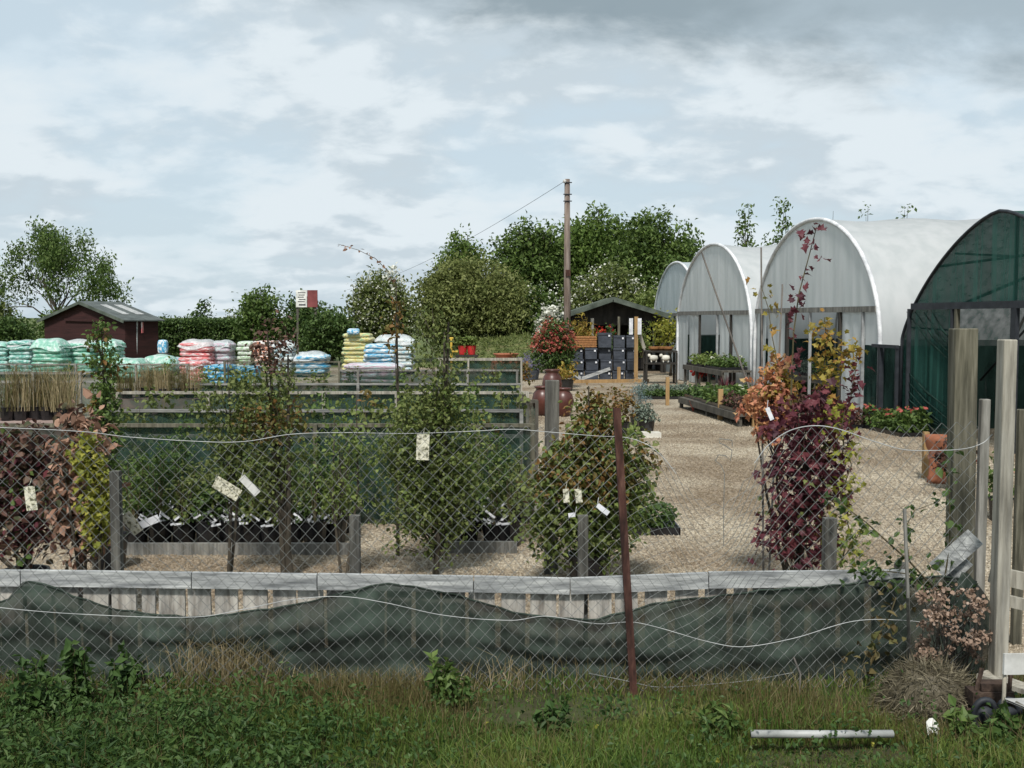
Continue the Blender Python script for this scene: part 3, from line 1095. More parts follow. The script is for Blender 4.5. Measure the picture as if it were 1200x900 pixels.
mb = MB()   # two weathered boards nailed at a slant
for k, (a, b) in enumerate(((at(1098, 668, 5.78), at(1143, 629, 5.70)), (at(1112, 676, 5.80), at(1133, 656, 5.76)))):
    mb.bar(a, b, .02, .105 if k == 0 else .08)
tag(mb.build('slanted_board', M['rail_grey'], loc=at(1105, 670, 5.78), world=True), 'short grey board slanting up against the thick post', 'board')
mb = MB()
mb.bar(at(1160, 672, 5.6), at(1240, 690, 5.5), .03, .09)
mb.bar(at(1165, 700, 5.6), at(1240, 718, 5.5), .03, .06)
tag(mb.build('pale_rail', M['wood_pale'], loc=at(1190, 700, 5.6), world=True), 'pale horizontal rails fixed behind the tall pale post', 'rail')
mb = MB()
mb.bar(gp(1150, 790, .18), gp(1225, 815, .16), .1, .025)
tag(mb.build('loose_plank', M['wood_pale'], loc=gp(1160, 800, .16), world=True), 'loose plank lying behind the white chair', 'plank')

# white chair
cl = Vector((xx(1250, 4.75), 4.75, -.04))
ch = thing('chair', 'low white plastic chair with beige tube legs at the right edge', 'chair', cl, rz=.25)
mb = MB()
mb.grid(lambda u, v: (-.19 + .38 * u, -.18 + .36 * v, .345 + .012 * math.cos(math.pi * (u - .5)) * -1 - .02 * (v - .5)), 8, 8)
mb.grid(lambda u, v: (-.19 + .38 * u, -.18 + .36 * v, .335 + .012 * math.cos(math.pi * (u - .5)) * -1 - .02 * (v - .5)), 8, 8)
mb.build('seat', M['plastic_white'], ch, smooth=True)
mb = MB()
mb.grid(lambda u, v: (-.19 + .38 * u, .18 - .03 * math.sin(math.pi * u), .47 + .12 * v), 10, 4)
mb.grid(lambda u, v: (-.19 + .38 * u, .194 - .03 * math.sin(math.pi * u), .47 + .12 * v), 10, 4)
for e in (0, 1):
    mb.grid(lambda u, v: (-.19 + .38 * u, .18 + .014 * v - .03 * math.sin(math.pi * u), .47 + .12 * e), 10, 1)
    mb.grid(lambda u, v: (-.19 + .38 * e, .18 + .014 * v, .47 + .12 * u), 2, 1)
mb.build('backrest', M['plastic_white'], ch, smooth=True)
for s in (-1, 1):
    mb = MB()
    mb.tube([(s * .17, .20, .5), (s * .17, .2, .36), (s * .18, .2, .1), (s * .19, .24, 0)], .011, 8)
    mb.build('leg', M['beigetube'], ch, smooth=True)
    mb = MB()
    mb.tube([(s * .17, .1, .335), (s * .18, -.13, .325), (s * .185, -.19, .26), (s * .19, -.2, 0)], .011, 8)
    mb.build('leg', M['beigetube'], ch, smooth=True)

ch.scale = (.82, .82, .82)
# scrap wheel and bracket beside the chair
sc = thing('scrap_machine', 'rusty scrap machine with small black wheels beside the chair', 'scrap', gp(1160, 862, 0))
for dx in (-.04, .07):
    mb = MB()
    mb.tube([(dx + .055 * math.cos(t), -.03, .11 + .075 * math.sin(t)) for t in [2 * math.pi * k / 20 for k in range(21)]], .016, 8)
    mb.tube([(dx, -.045, .11), (dx, .0, .11)], .045, 10)
    mb.build('wheel', [M['metal_dark']], sc, smooth=True)
mb = MB()
mb.box((.02, .06, .17), (.20, .10, .07))
mb.bar((-.07, .03, .14), (-.02, .06, .31), .012, .02)
mb.bar((.10, .03, .14), (.12, .06, .34), .012, .02)
mb.box((.03, .06, .225), (.13, .07, .035))
mb.tube([(-.1, .04, .11), (.14, .04, .11)], .01, 6)
mb.build('chassis', M['scrapbrown'], sc)

mb = MB()   # white pipe
mb.tube([gp(880, 860, .11), gp(960, 860.5, .115), gp(1046, 860, .10)], .018, 12)
tag(mb.build('pipe', M['pipe'], loc=gp(960, 860, .05), world=True, smooth=True), 'pale grey plastic pipe lying in the grass at lower right', 'pipe')
mb = MB()
c = gp(1093, 861, .07)
mb.grid(lambda u, v: (c.x - .03 + .06 * u + .01 * v, c.y - .02 + .05 * v, c.z + .02 * math.sin(u * 4) + .05 * v), 4, 4)
tag(mb.build('litter', M['paper'], loc=c, world=True), 'crumpled white scrap of litter below the hay heap', 'litter')
mb = MB()
mb.tube([gp(1066, 800, 0) + Vector((0, .0, 0)), at(1064, 700, 5.35), at(1060, 596, 5.4)], .009, 6)
tag(mb.build('thin_stake', M['wood_grey'], loc=gp(1066, 800), world=True), 'thin grey stake in the dead flowers near the right post', 'stake')
mb = MB()
mb.tube([at(930, 770, 5.42), at(938, 790, 5.4), at(937, 812, 5.38)], .005, 5)
tag(mb.build('twine', M['cane'], loc=gp(938, 812), world=True), 'short bent pale stalk against the netting', 'twig')


def blades(mb, n, xr, yr, hr, wd, lean=.35, m=0, zf=0.0, dens=None, cx=None):
    X = RG.uniform(xr[0], xr[1], n)
    Y = RG.uniform(yr[0], yr[1], n)
    if dens is not None:
        k = RG.uniform(0, 1, n) < dens(X, Y)
        X, Y = X[k], Y[k]
        n = len(X)
    H = RG.uniform(hr[0], hr[1], n)
    pcl = gp(962, 861, .08)
    near = (np.abs(X - pcl.x) < .38) & (Y < pcl.y + .02) & (Y > pcl.y - .30)
    H = np.where(near, H * np.clip(.25 + (pcl.y - .1 - Y) * 1.5, .25, .8), H)
    H *= .75 + .5 * np.sin(X * 3.1 + 1) * np.cos(Y * 4.3) * .8
    a = RG.uniform(0, 2 * np.pi, n)
    l = RG.uniform(0, lean, n) * H
    dx, dy = np.cos(a) * l, np.sin(a) * l
    b = RG.uniform(0, 2 * np.pi, n)
    wx, wy = np.cos(b) * wd / 2, np.sin(b) * wd / 2
    z = np.full(n, zf)
    V = np.zeros((n, 5, 3))
    V[:, 0] = np.stack([X - wx, Y - wy, z], 1)
    V[:, 1] = np.stack([X + wx, Y + wy, z], 1)
    V[:, 2] = np.stack([X + wx * .8 + dx * .35, Y + wy * .8 + dy * .35, z + H * .6], 1)
    V[:, 3] = np.stack([X + dx, Y + dy, z + H * .97 - l * .2], 1)
    V[:, 4] = np.stack([X - wx * .8 + dx * .35, Y - wy * .8 + dy * .35, z + H * .6], 1)
    b0 = mb.n
    mb.vs.append(V.reshape(-1, 3))
    mb.n += n * 5
    bi = (np.arange(n) * 5)[:, None] + b0
    mb.loops.append((bi + np.array([[0, 1, 2, 4]])).reshape(-1))
    mb.lens.append(np.full(n, 4))
    mb.loops.append((bi + np.array([[4, 2, 3]])).reshape(-1))
    mb.lens.append(np.full(n, 3))
    mb.mi.append(np.full(2 * n, m))


# hay heap
hc = gp(1098, 850, 0)
hc.y += .12
mb = MB()
mb.lathe([(.23, -.02), (.235, .08), (.20, .19), (.12, .255), (.0, .275)], (0, 0, 0), 20)
Pn = 12000
d_ = RG.normal(size=(Pn, 3))
d_[:, 2] = np.abs(d_[:, 2])
d_ /= np.linalg.norm(d_, axis=1)[:, None]
Pp = d_ * np.array([.23, .23, .27]) * RG.uniform(.88, 1.05, Pn)[:, None]
mb.leaves(Pp, .10, 'fiber', 0, up=.0, droop=.3, curl=.5)
o = mb.build('hay_heap', M['strawdark'], loc=hc)
o.scale = (.92, .75, .92)
tag(o, 'rounded heap of old grey brown hay in the grass', 'hay heap')

# ------------------------------------------------------------------ verge grass (stuff)
mb = MB()
blades(mb, 95000, (-3.6, 3.6), (3.6, 5.05), (.06, .20), .006, .75)
blades(mb, 16000, (-3.6, 3.6), (5.0, 5.68), (.04, .13), .006, .7)
tag(mb.build('grass', M['grass']), 'short rough green grass on the verge in front', 'grass', kind='stuff')
mb = MB()
n1 = lambda X, Y: np.clip(.5 + .9 * np.sin(X * 2.3 + .6) * np.cos(Y * 3 + X), 0, 1)
blades(mb, 26000, (-3.4, 3.4), (4.7, 5.62), (.08, .28), .004, .6, dens=n1)
blades(mb, 5000, (-3.4, 3.4), (3.8, 5.0), (.12, .34), .003, .8)
tag(mb.build('sedge', M['grassbrown']), 'brownish seeding grass along the foot of the fence', 'grass', kind='stuff')
mb = MB()
for (x, y, n, h, s) in ((255, 802, 420, .40, .22), (295, 802, 420, .42, .16), (200, 805, 160, .26, .2), (350, 805, 90, .3, .2), (420, 800, 260, .28, .3), (470, 808, 300, .30, .25), (560, 812, 200, .27, .25), (720, 815, 60, .2, .3), (850, 812, 90, .22, .4), (1000, 812, 120, .22, .35), (1120, 800, 120, .26, .3), (650, 812, 60, .22, .3)):
    c = gp(x, y)
    blades(mb, n, (c.x - s, c.x + s), (c.y - .12, c.y + .2), (h * .5, h), .004, .9)
tag(mb.build('dry_grass', M['straw']), 'dry straw coloured grass tufts against the netting', 'dry grass', kind='stuff')
mb = MB()
nw = 3000
X = RG.uniform(-3.3, 3.3, nw)
Y = RG.uniform(3.9, 5.35, nw)
keep = RG.uniform(0, 1, nw) < np.clip(.95 - .36 * (X + 2.4), .2, 1) * np.clip((5.5 - Y) * 1.4, 0.1, 1)
X, Y = X[keep], Y[keep]
Hh = RG.uniform(.04, .20, len(X)) * (1.2 - .08 * (X + 3))
P = np.stack([X, Y, Hh], 1)
P = (P[:, None, :] + RG.normal(size=(len(X), 14, 3)) * np.array([.045, .045, .035])).reshape(-1, 3)
P[:, 2] = np.maximum(P[:, 2], .01)
mb.leaves(P, .028, 'rhomb', 0, up=.5)
nl_ = 1500
Xl = RG.uniform(-3.4, -.55, nl_)
Yl = RG.uniform(3.9, 5.1, nl_)
kl = RG.uniform(0, 1, nl_) < np.clip((-.4 - Xl) * .75, 0, 1)
Xl, Yl = Xl[kl], Yl[kl]
Pl = np.stack([Xl, Yl, RG.uniform(.06, .27, len(Xl)) * (.7 + .35 * np.sin(Xl * 4.1) * np.cos(Yl * 5.2))], 1)
Pl = (Pl[:, None, :] + RG.normal(size=(len(Xl), 12, 3)) * np.array([.05, .05, .04])).reshape(-1, 3)
Pl[:, 2] = np.maximum(Pl[:, 2], .01)
mb.leaves(Pl[::2], .052, 'thin', 0, up=.1, droop=.1)
mb.leaves(Pl[1::4], .030, 'rhomb', 0, up=.2)
tag(mb.build('weeds', M['grassdark']), 'dark leafy weeds spreading through the verge grass', 'weeds', kind='stuff')


mb = MB()
n2_ = lambda X, Y: np.clip(-.15 + 1.1 * np.sin(X * 1.9 - .5) * np.cos(Y * 4.1 + X * .7), 0, 1)
blades(mb, 16000, (-3.4, 3.4), (3.8, 5.6), (.04, .13), .004, 2.2, dens=n2_)
tag(mb.build('thatch', M['straw']), 'matted dead grass lying in patches over the verge', 'dead grass', kind='stuff')


def weed(x, y, h, n, label, mat='grassdark', ls=.075, sh='rhomb'):
    c = gp(x, y)
    t = thing('nettle', label, 'weed', c)
    mb = MB()
    ms = MB()
    for k in range(n):
        a = random.uniform(0, 6.28)
        r = random.uniform(0, .12)
        hh = h * random.uniform(.6, 1)
        bx, by = r * math.cos(a), r * math.sin(a)
        tx, ty = bx + random.uniform(-.06, .06), by + random.uniform(-.06, .06)
        ms.tube([(bx, by, 0), (tx, ty, hh)], [.004, .002], 4)
        m_ = 22
        zz = np.linspace(.15, 1, m_)
        P = np.stack([bx + (tx - bx) * zz, by + (ty - by) * zz, hh * zz], 1)
        P = np.repeat(P, 2, 0)
        mb.leaves(P, ls * .7, sh, 0, up=.5, droop=.2)
    ms.build('stem', M['stem'], t)
    mb.build('foliage', M[mat], t)
    return t


weed(85, 845, .40, 8, 'tall green nettle clump at far left of the verge')
weed(38, 860, .36, 8, 'broad dark nettle clump in the lower left corner')
weed(150, 820, .28, 5, 'small nettle clump left of the dry grass tuft')
weed(525, 838, .30, 6, 'bright green nettle clump in the middle of the verge', 'lf_mid')
weed(860, 872, .26, 4, 'upright bright green dock by the end of the pipe', 'lf_mid', .11, 'thin')
weed(650, 868, .2, 5, 'low nettle clump right of the middle of the verge')
weed(1130, 888, .22, 7, 'leafy clump in front of the hay heap', 'lf_mid')
weed(1180, 885, .22, 7, 'leafy clump under the white chair', 'grassdark')
mb = MB()
for (x, y) in ((841, 889), (424, 828), (60, 868), (150, 795), (570, 848), (700, 850), (1022, 870)):
    c = gp(x, y, .12)
    mb.leaves(np.array([c] * 5), .014, 'round', 0, up=.9)
tag(mb.build('dandelion', M['lf_yellow']), 'tiny yellow flowers dotted in the verge grass', 'flowers', kind='stuff')

# dead hydrangea heads, brambles by the gate post
t = thing('dead_flower_bush', 'bush of pinkish beige dead flower heads beside the netting end', 'bush', gp(1112, 800))
mb = MB()
ms = MB()
for k in range(52):
    e = at(random.uniform(1078, 1155), random.uniform(690, 775), random.uniform(5.25, 5.5))
    b = gp(random.uniform(1095, 1140), 803)
    ms.tube([b, b.lerp(e, .5) + Vector((random.uniform(-.05, .05), 0, .03)), e], [.004, .003, .002], 4)
    Q = np.array(e)[None, :] + np.clip(RG.normal(size=(20, 3)), -1.5, 1.5) * .016
    mb = MB()
    mb.leaves(Q, .019, 'round', 0, up=.1)
    mb.build('flower_head', M['deadflower'], t, world=True)
ms.build('stem', M['cane'], t, world=True)


def spray(name, label, cat, pts, Y, mat, ls, per, sp, r=.005, sh='oval', group=None, mat_stem='stem'):
    P = [at(x, y, Y + dy) for x, y, dy in pts]
    t = thing(name, label, cat, P[0], group=group)
    ms = MB()
    ms.tube(P, [r * (1 - .6 * i / (len(P) - 1)) for i in range(len(P))], 5)
    mb = MB()
    Q = []
    for a, b in zip(P, P[1:]):
        for k in range(per):
            q = a.lerp(b, random.random())
            Q.append((q.x + random.gauss(0, sp), q.y + random.gauss(0, sp), q.z + random.gauss(0, sp)))
    mb.leaves(Q, ls, sh, 0, up=.4)
    ms.build('stem', M[mat_stem], t, world=True)
    mb.build('leaves', M[mat], t, world=True)
    return t


spray('bramble', 'long bramble stem arching left over the pickets by the stake', 'bramble', [(1095, 690, 0), (1066, 658, 0), (1040, 635, 0), (1015, 612, .02), (985, 590, .05), (962, 580, .1)], 5.6, 'lf_dark', .045, 7, .02, .006)
spray('bramble', 'upright bramble shoot in front of the thick post', 'bramble', [(1105, 690, 0), (1113, 640, 0), (1113, 600, 0), (1112, 560, 0), (1108, 535, .05)], 5.75, 'lf_dark', .05, 9, .035, .005)
spray('bramble', 'low leafy bramble trailing over the rail end', 'bramble', [(1130, 720, 0), (1095, 690, 0), (1060, 672, 0), (1025, 668, 0), (1000, 672, 0)], 5.66, 'lf_dark', .05, 26, .04, .005)
spray('bramble', 'short bramble side shoot above the thin stake', 'bramble', [(1066, 658, 0), (1060, 620, 0), (1072, 598, 0), (1100, 588, .0)], 5.6, 'lf_dark', .045, 8, .02, .004)
spray('bramble', 'bramble leaves hanging on the netting below the rail', 'bramble', [(1050, 700, 0), (1040, 730, 0), (1020, 755, 0), (1010, 780, 0)], 5.5, 'grassbrown', .05, 18, .05, .004)

# ------------------------------------------------------------------ polytunnels
def fx(y):
    return 5.3 + (34.2 - y) * .1127


def prof(kind, u):
    """u in -1..1 -> height fraction"""
    u = min(1, abs(u))
    if kind == 'gothic':
        return (1 - u ** 1.5) ** .75
    return math.sqrt(max(0, 1 - u * u))


def tunnel(name, label, y_far, y_near, x_off, H, z0, L, kind, m_cover, m_end, m_side, lint_z, hoopmat, rise=0.0, gap=None, sag=.0, hoops=True):
    yc, hw = (y_far + y_near) / 2, (y_far - y_near) / 2
    base = Vector((fx(yc) + x_off, yc, 0))
    t = thing(name, label, 'polytunnel', base)

    def fpt(s, z, dx=0.0):   # s -1 far .. 1 near, on the front plane
        y = yc - hw * s
        return Vector((fx(y) + x_off + dx, y, z))

    def zt(s):
        return z0 + (H - z0) * prof(kind, s)
    nseg = 44
    ss = [math.sin((-1 + 2 * k / nseg) * math.pi / 2) for k in range(nseg + 1)]
    mb = MB()

    def cov(u, v):
        k = v * nseg
        s = ss[int(round(k))]
        p = fpt(s, zt(s))
        p.x += u * L
        p.z += rise * u * prof(kind, s) - sag * (.5 - .5 * math.cos(u * L * 2 * math.pi / 2.0)) * prof(kind, s)
        return p
    mb.grid(cov, int(L * 4), nseg)
    mb.build('cover', m_cover, t, world=True, smooth=True)
    for sgn in (-1, 1):   # side curtains below the sheet
        mb = MB()
        mb.grid(lambda u, v: fpt(sgn, z0 * v) + Vector((u * L, .02 * math.sin(u * L * 3), 0)), int(L * 3), 3)
        mb.build('side_curtain', m_side, t, world=True, smooth=True)
    # far end wall
    mb = MB()
    V = [tuple(fpt(s, zt(s)) + Vector((L, 0, rise * prof(kind, s)))) for s in ss]
    V += [tuple(fpt(1, 0) + Vector((L, 0, 0))), tuple(fpt(-1, 0) + Vector((L, 0, 0)))]
    mb.add(V, [tuple(range(len(V)))])
    mb.build('end_wall', m_end, t, world=True)
    # front gable sheet, above the lintel, with shallow vertical creases
    mb = MB()

    def gab(u, v):
        s = -1 + 2 * u
        top = zt(s)
        b = min(lint_z, top)
        z = b + (top - b) * v
        return fpt(s, z, .02 + .008 * math.sin(s * 23) * math.sin(v * math.pi) + .003 * math.sin(s * 57 + v * 2))
    mb.grid(gab, 90, 10)
    mb.build('gable_sheet', m_end, t, world=True, smooth=True)
    # hoop on the front edge and along inside
    mb = MB()
    mb.tube([fpt(-1, 0)] + [fpt(s, zt(s)) for s in ss] + [fpt(1, 0)], .045 if kind != 'gothic' else .028, 8)
    mb.build('hoop', hoopmat, t, world=True, smooth=True)
    if hoops:
        k = 2.0
        while k < L:
            mb = MB()
            mb.tube([fpt(-1, 0) + Vector((k, .03, 0))] + [fpt(s * .985, zt(s) - .04) + Vector((k, 0, rise * k / L * prof(kind, s) - 0.0)) for s in ss] + [fpt(1, 0) + Vector((k, -.03, 0))], .025, 6)
            mb.build('hoop', M['steel'], t, world=True, smooth=True)
            k += 2.0
    # lintel
    sl = math.sqrt(max(0, 1 - ((lint_z - z0) / (H - z0)) ** 2)) if kind != 'gothic' else (1 - ((lint_z - z0) / (H - z0)) ** (1 / .75)) ** (1 / 1.5)
    mb = MB()
    mb.bar(fpt(-sl, lint_z, -.03), fpt(sl, lint_z, -.03), .05, .11)
    mb.build('lintel', M['wood_grey'] if kind != 'gothic' else M['metal_dark'], t, world=True)
    return t, fpt, zt, yc, hw


def s_of(px, yc, hw, x_off=0):
    # intersection of the view column px with the front plane
    Y = (5.3 + 34.2 * .1127 + x_off) / ((px - 600) / F + .1127)
    return (yc - Y) / hw


def front_panel(t, fpt, zt, yc, hw, p0, p1, ztop, mat, dx=0.0, zb=0.02, name='front_panel', x_off=0):
    s0, s1 = s_of(p0, yc, hw, x_off), s_of(p1, yc, hw, x_off)
    mb = MB()

    def f(u, v):
        s = s0 + (s1 - s0) * u
        return fpt(s, zb + (min(ztop, zt(max(-1, min(1, s)))) - zb) * v, dx + .012 * math.sin(u * 17 + v * 2))
    mb.grid(f, 14, 8)
    return mb.build(name, mat, t, world=True, smooth=True)


def front_post(t, fpt, yc, hw, p, ztop, mat, wd=.08, dx=-.02, x_off=0):
    s = s_of(p, yc, hw, x_off)
    mb = MB()
    c = fpt(s, ztop / 2, dx)
    mb.box(c, (.06, wd, ztop))
    return mb.build('door_post', mat, t, world=True)


# smallest, farthest
T0 = tunnel('polytunnel', 'farthest bluish polytunnel mostly hidden behind the first white one', 41.2, 35.0, .95, 3.95, 1.4, 9, 'round', M['poly_blue'], M['poly_blue'], M['net_side'], 2.1, M['hoop_white'])
front_panel(*T0, 700, 900, 2.1, M['poly_blue'], .03) if False else None
mbx = MB()
mbx.grid(lambda u, v: T0[1](-1 + 2 * u, 2.1 * v, .03), 10, 4)
mbx.build('front_panel', M['poly_blue'], T0[0], world=True)

T1 = tunnel('polytunnel', 'middle white polytunnel with open doorway behind the plant bench', 34.2, 27.15, 0, 4.08, 1.45, 8.0, 'round', M['poly'], M['poly_end'], M['net_side'], 2.13, M['hoop_white'], sag=.09)
t, fpt, zt, yc, hw = T1
front_panel(t, fpt, zt, yc, hw, 794, 806, 2.1, M['poly_end'], .0)
front_panel(t, fpt, zt, yc, hw, 806, 819, 2.1, M['poly_end'], .04, name='door')
front_panel(t, fpt, zt, yc, hw, 842, 857, 2.1, M['poly_end'], .02)
front_panel(t, fpt, zt, yc, hw, 858, 884, 2.1, M['poly_end'], .0)
for p, m in ((794.5, 'hoop_white'), (820.5, 'wood_dark'), (857, 'wood_dark'), (841, 'steel')):
    front_post(t, fpt, yc, hw, p, 2.1, M[m], .09 if m == 'wood_dark' else .06)

T2 = tunnel('polytunnel', 'largest white polytunnel next to the green one with climber before it', 26.9, 20.0, 0, 4.12, 1.47, 10.0, 'round', M['poly'], M['poly_end'], M['net_side'], 2.16, M['hoop_white'], rise=.12, sag=.06)
t, fpt, zt, yc, hw = T2
front_panel(t, fpt, zt, yc, hw, 886, 897, 2.12, M['poly_end'], .01)
front_panel(t, fpt, zt, yc, hw, 898, 922, 2.12, M['poly_end'], .03)
front_panel(t, fpt, zt, yc, hw, 986, 1013, 2.12, M['poly_end'], .0)
front_panel(t, fpt, zt, yc, hw, 1013, 1030.5, 1.47, M['net_side'], .0, name='side_mesh')
s_a, s_b = s_of(1013, yc, hw), s_of(1030.5, yc, hw)
mb = MB()
mb.grid(lambda u, v: fpt(s_a + (s_b - s_a) * u, 1.47 + max(0, min(2.13, zt(min(1, s_a + (s_b - s_a) * u))) - 1.47) * v, .01), 6, 4)
mb.build('front_panel', M['poly_end'], t, world=True)
for p, m, wd in ((893, 'metal_dark', .05), (923, 'wood_dark', .16), (985, 'wood_dark', .10), (1012, 'steel', .05), (950, 'steel', .04)):
    front_post(t, fpt, yc, hw, p, 2.12, M[m], wd)
mb = MB()
mb.bar(fpt(s_of(915, yc, hw), .02 + .62, .05), fpt(s_of(985, yc, hw), .02 + .62, .05), .03, .05)
mb.build('low_rail', M['wood_dark'], t, world=True)

# mesh wall bridging the gap between the white and the green tunnel
gw = thing('mesh_wall', 'dark green mesh wall filling the gap between white and green tunnels', 'mesh wall', (fx(19.6), 19.6, 0))
mb = MB()
mb.grid(lambda u, v: (fx(19.98 - .78 * u) + .04, 19.98 - .78 * u, 1.45 * v), 6, 6)
mb.build('mesh', M['net_side'], gw, world=True)
for yy, wd in ((19.92, .12), (19.25, .06)):
    mb = MB()
    mb.box((fx(yy) - .02, yy, .73), (.08, wd, 1.46))
    mb.build('post', M['metal_dark'], gw, world=True)
mb = MB()
mb.bar((fx(20.2) - .05, 20.2, 1.47), (fx(19.2) - .05, 19.2, 1.47), .05, .06)
mb.build('rail', M['metal_dark'], gw, world=True)

# green shade tunnel
T3 = tunnel('shade_tunnel', 'dark green net tunnel with open front at right edge', 19.15, 13.2, 0, 3.6, 1.6, 9.0, 'gothic', M['net_green'], M['net_green'], M['net_side'], 2.19, M['metal_dark'])
t, fpt, zt, yc, hw = T3
front_panel(t, fpt, zt, yc, hw, 1057, 1119, 2.15, M['net_green'], .02)
for p, wd, m in ((1122, .09, 'wood_green'), (1117, .06, 'metal_dark'), (1190, .16, 'metal_dark'), (1066, .05, 'metal_dark')):
    front_post(t, fpt, yc, hw, p, 2.15, M[m], wd)
mb = MB()
zs = s_of(1085, yc, hw)
mb.tube([fpt(s_of(1092, yc, hw), 2.86, .1), fpt(s_of(1180, yc, hw), 2.9, .1), fpt(.6, 2.96, .1)], .022, 6)
mb.tube([fpt(s_of(1108, yc, hw), 3.05, .12), fpt(s_of(1180, yc, hw), 2.90, .12)], .018, 6)
mb.tube([fpt(s_of(1120, yc, hw), 2.22, .1), fpt(s_of(1200, yc, hw), 2.62, .1), fpt(.5, 2.95, .1)], .025, 6)
mb.tube([fpt(s_of(1180, yc, hw), 2.19, .1), fpt(s_of(1180, yc, hw), 3.5, .1)], .03, 6)
mb.tube([fpt(s_of(1060, yc, hw), 1.82, .12), fpt(s_of(1120, yc, hw), 1.78, .12)], .016, 6)
mb.tube([fpt(s_of(1070, yc, hw), .9, 1.2), fpt(s_of(1120, yc, hw), 1.9, 1.2)], .02, 6)
mb.build('brace', M['metal_dark'], t, world=True, smooth=True)
mb = MB()   # diagonal pleats of loose netting gathered beside the doorway
for k in range(9):
    a_ = fpt(s_of(1060, yc, hw), 1.75 - .16 * k, -.01)
    b_ = fpt(s_of(1117, yc, hw), max(.15, 1.15 - .17 * k), -.01)
    if k < 4:
        a_ = fpt(s_of(1062 + 10 * k, yc, hw), 2.1, -.01)
        b_ = fpt(s_of(1117, yc, hw), 1.25 + .12 * k, -.01)
    m_ = a_.lerp(b_, .5) + Vector((0, 0, -.06))
    mb.tube([a_, m_, b_], [.004, .022, .006], 5)
mb.build('net_pleats', M['net_side'], t, world=True, smooth=True)

# ------------------------------------------------------------------ benches and displays in front of the tunnels
def bench(name, label, c, L, W, H, rz, legs=4, mat='wood_bench', top=.05, cat='bench'):
    t = thing(name, label, cat, c, rz)
    mb = MB()
    k = max(2, int(W / .15))
    for i in range(k):
        mb.box((0, -W / 2 + (i + .5) * W / k, H - top / 2), (L, W / k - .012, top))
    mb.box((0, -W / 2 + .02, H - top - .04), (L, .03, .08))
    mb.build('top', M[mat], t)
    for i in range(legs):
        for s in (-1, 1):
            mb = MB()
            mb.box((-L / 2 + .08 + (L - .16) * i / (legs - 1), s * (W / 2 - .06), (H - top) / 2), (.07, .07, H - top))
            mb.build('leg', M[mat], t)
    return t


ang = math.atan2(-1, .1127)      # along the tunnel fronts towards the camera
def plant_tray(label, c, L, W, h, rz, mat, ls, n, group=None, tray=.07, shape='oval', extra=None, name='plant_tray', cat='plant tray'):
    t = thing(name, label, cat, c, rz, group)
    mb = MB()
    for dx, dy, sx_, sy_ in ((0, -W / 2, L, .012), (0, W / 2, L, .012), (-L / 2, 0, .012, W + .012), (L / 2, 0, .012, W + .012)):
        mb.box((dx, dy, tray / 2), (sx_, sy_, tray))
    mb.box((0, 0, tray * .35), (L - .012, W - .012, tray * .5))
    mb.build('tray', M['pot_black'], t)
    ni, nj = max(1, int(round(L / .36))), max(1, int(round(W / .36)))
    m_ = max(10, int(n * 1.7 / (ni * nj)))
    for i in range(ni):
        for j in range(nj):
            mb = MB()
            c0 = np.array([-L / 2 + (i + .5) * L / ni, -W / 2 + (j + .5) * W / nj, 0])
            hh = h * random.uniform(.7, 1.1)
            d_ = RG.normal(size=(m_, 3))
            d_ /= np.linalg.norm(d_, axis=1)[:, None]
            P = d_ * np.array([L / ni * .55, W / nj * .55, hh * .55]) * RG.uniform(.3, 1, m_)[:, None] ** .5 + c0
            P[:, 2] += tray * .7 + hh * .45
            P[:, 2] = np.maximum(P[:, 2], tray * .7)
            mb.leaves(P, ls * .8, shape, 0, up=.4)
            pm_ = [M[mat]]
            if extra:
                em, es, en = extra
                kf = max(1, round(en / (ni * nj)))
                pm_.append(M[em])
                Q = RG.uniform(-1, 1, (kf, 3)) * np.array([L / ni * .35, W / nj * .35, 0]) + c0 + np.array([0, 0, tray * .7 + hh * .95])
                mb.leaves(Q, es, 'round', 1, up=.6)
            mb.build('plant', pm_, t)
    return t


b1c = Vector((fx(28.7) - .45, 28.7, 0))
bench('plant_bench', 'waist high dark wooden bench before the middle white tunnel', b1c, 3.6, .8, .66, ang, 4)
plant_tray('tray of pale green plants on the far half of the waist high bench', b1c + Vector((-.08, .85, .66)), 1.5, .7, .28, ang, 'lf_light', .10, 420)
plant_tray('tray of dark green plants on the near half of the waist high bench', b1c + Vector((.12, -.8, .66)), 1.4, .7, .3, ang, 'lf_mid', .10, 420, extra=('blossom', .09, 4))
mb = MB()
pc = Vector((fx(30.2) - .3, 30.2, 0))
t = thing('red_flower_pot', 'red flowering plant hanging under the waist high bench', 'pot plant', pc + Vector((0, 0, .18)))
mb.lathe([(.0, 0), (.10, 0), (.14, .2)], (0, 0, 0), 12)
mb.build('pot', M['pot_black'], t)
mb = MB()
mb.leaves(RG.normal(size=(70, 3)) * np.array([.15, .15, .06]) + np.array([0, 0, .26]), .10, 'round', 0)
mb.build('flowers', M['flower_red'], t)
b2c = Vector((fx(24.0) + .55, 24.0, 0))
bench('plant_bench', 'dark bench inside the doorway of the largest white tunnel', b2c, 4.2, .8, .68, ang, 4)
plant_tray('tray of grey green plants on the bench inside the largest tunnel', b2c + Vector((-.1, .95, .68)), 1.9, .7, .32, ang, 'lf_grey', .09, 520, shape='thin')
plant_tray('tray of dark leafy plants nearer on the bench inside the largest tunnel', b2c + Vector((.12, -1.0, .68)), 1.8, .7, .30, ang, 'lf_dark', .10, 480)
plant_tray('big potted shrub tray beneath the bench inside the largest tunnel', b2c + Vector((.05, .2, 0)), 3.0, .5, .5, ang, 'lf_dark', .11, 420)

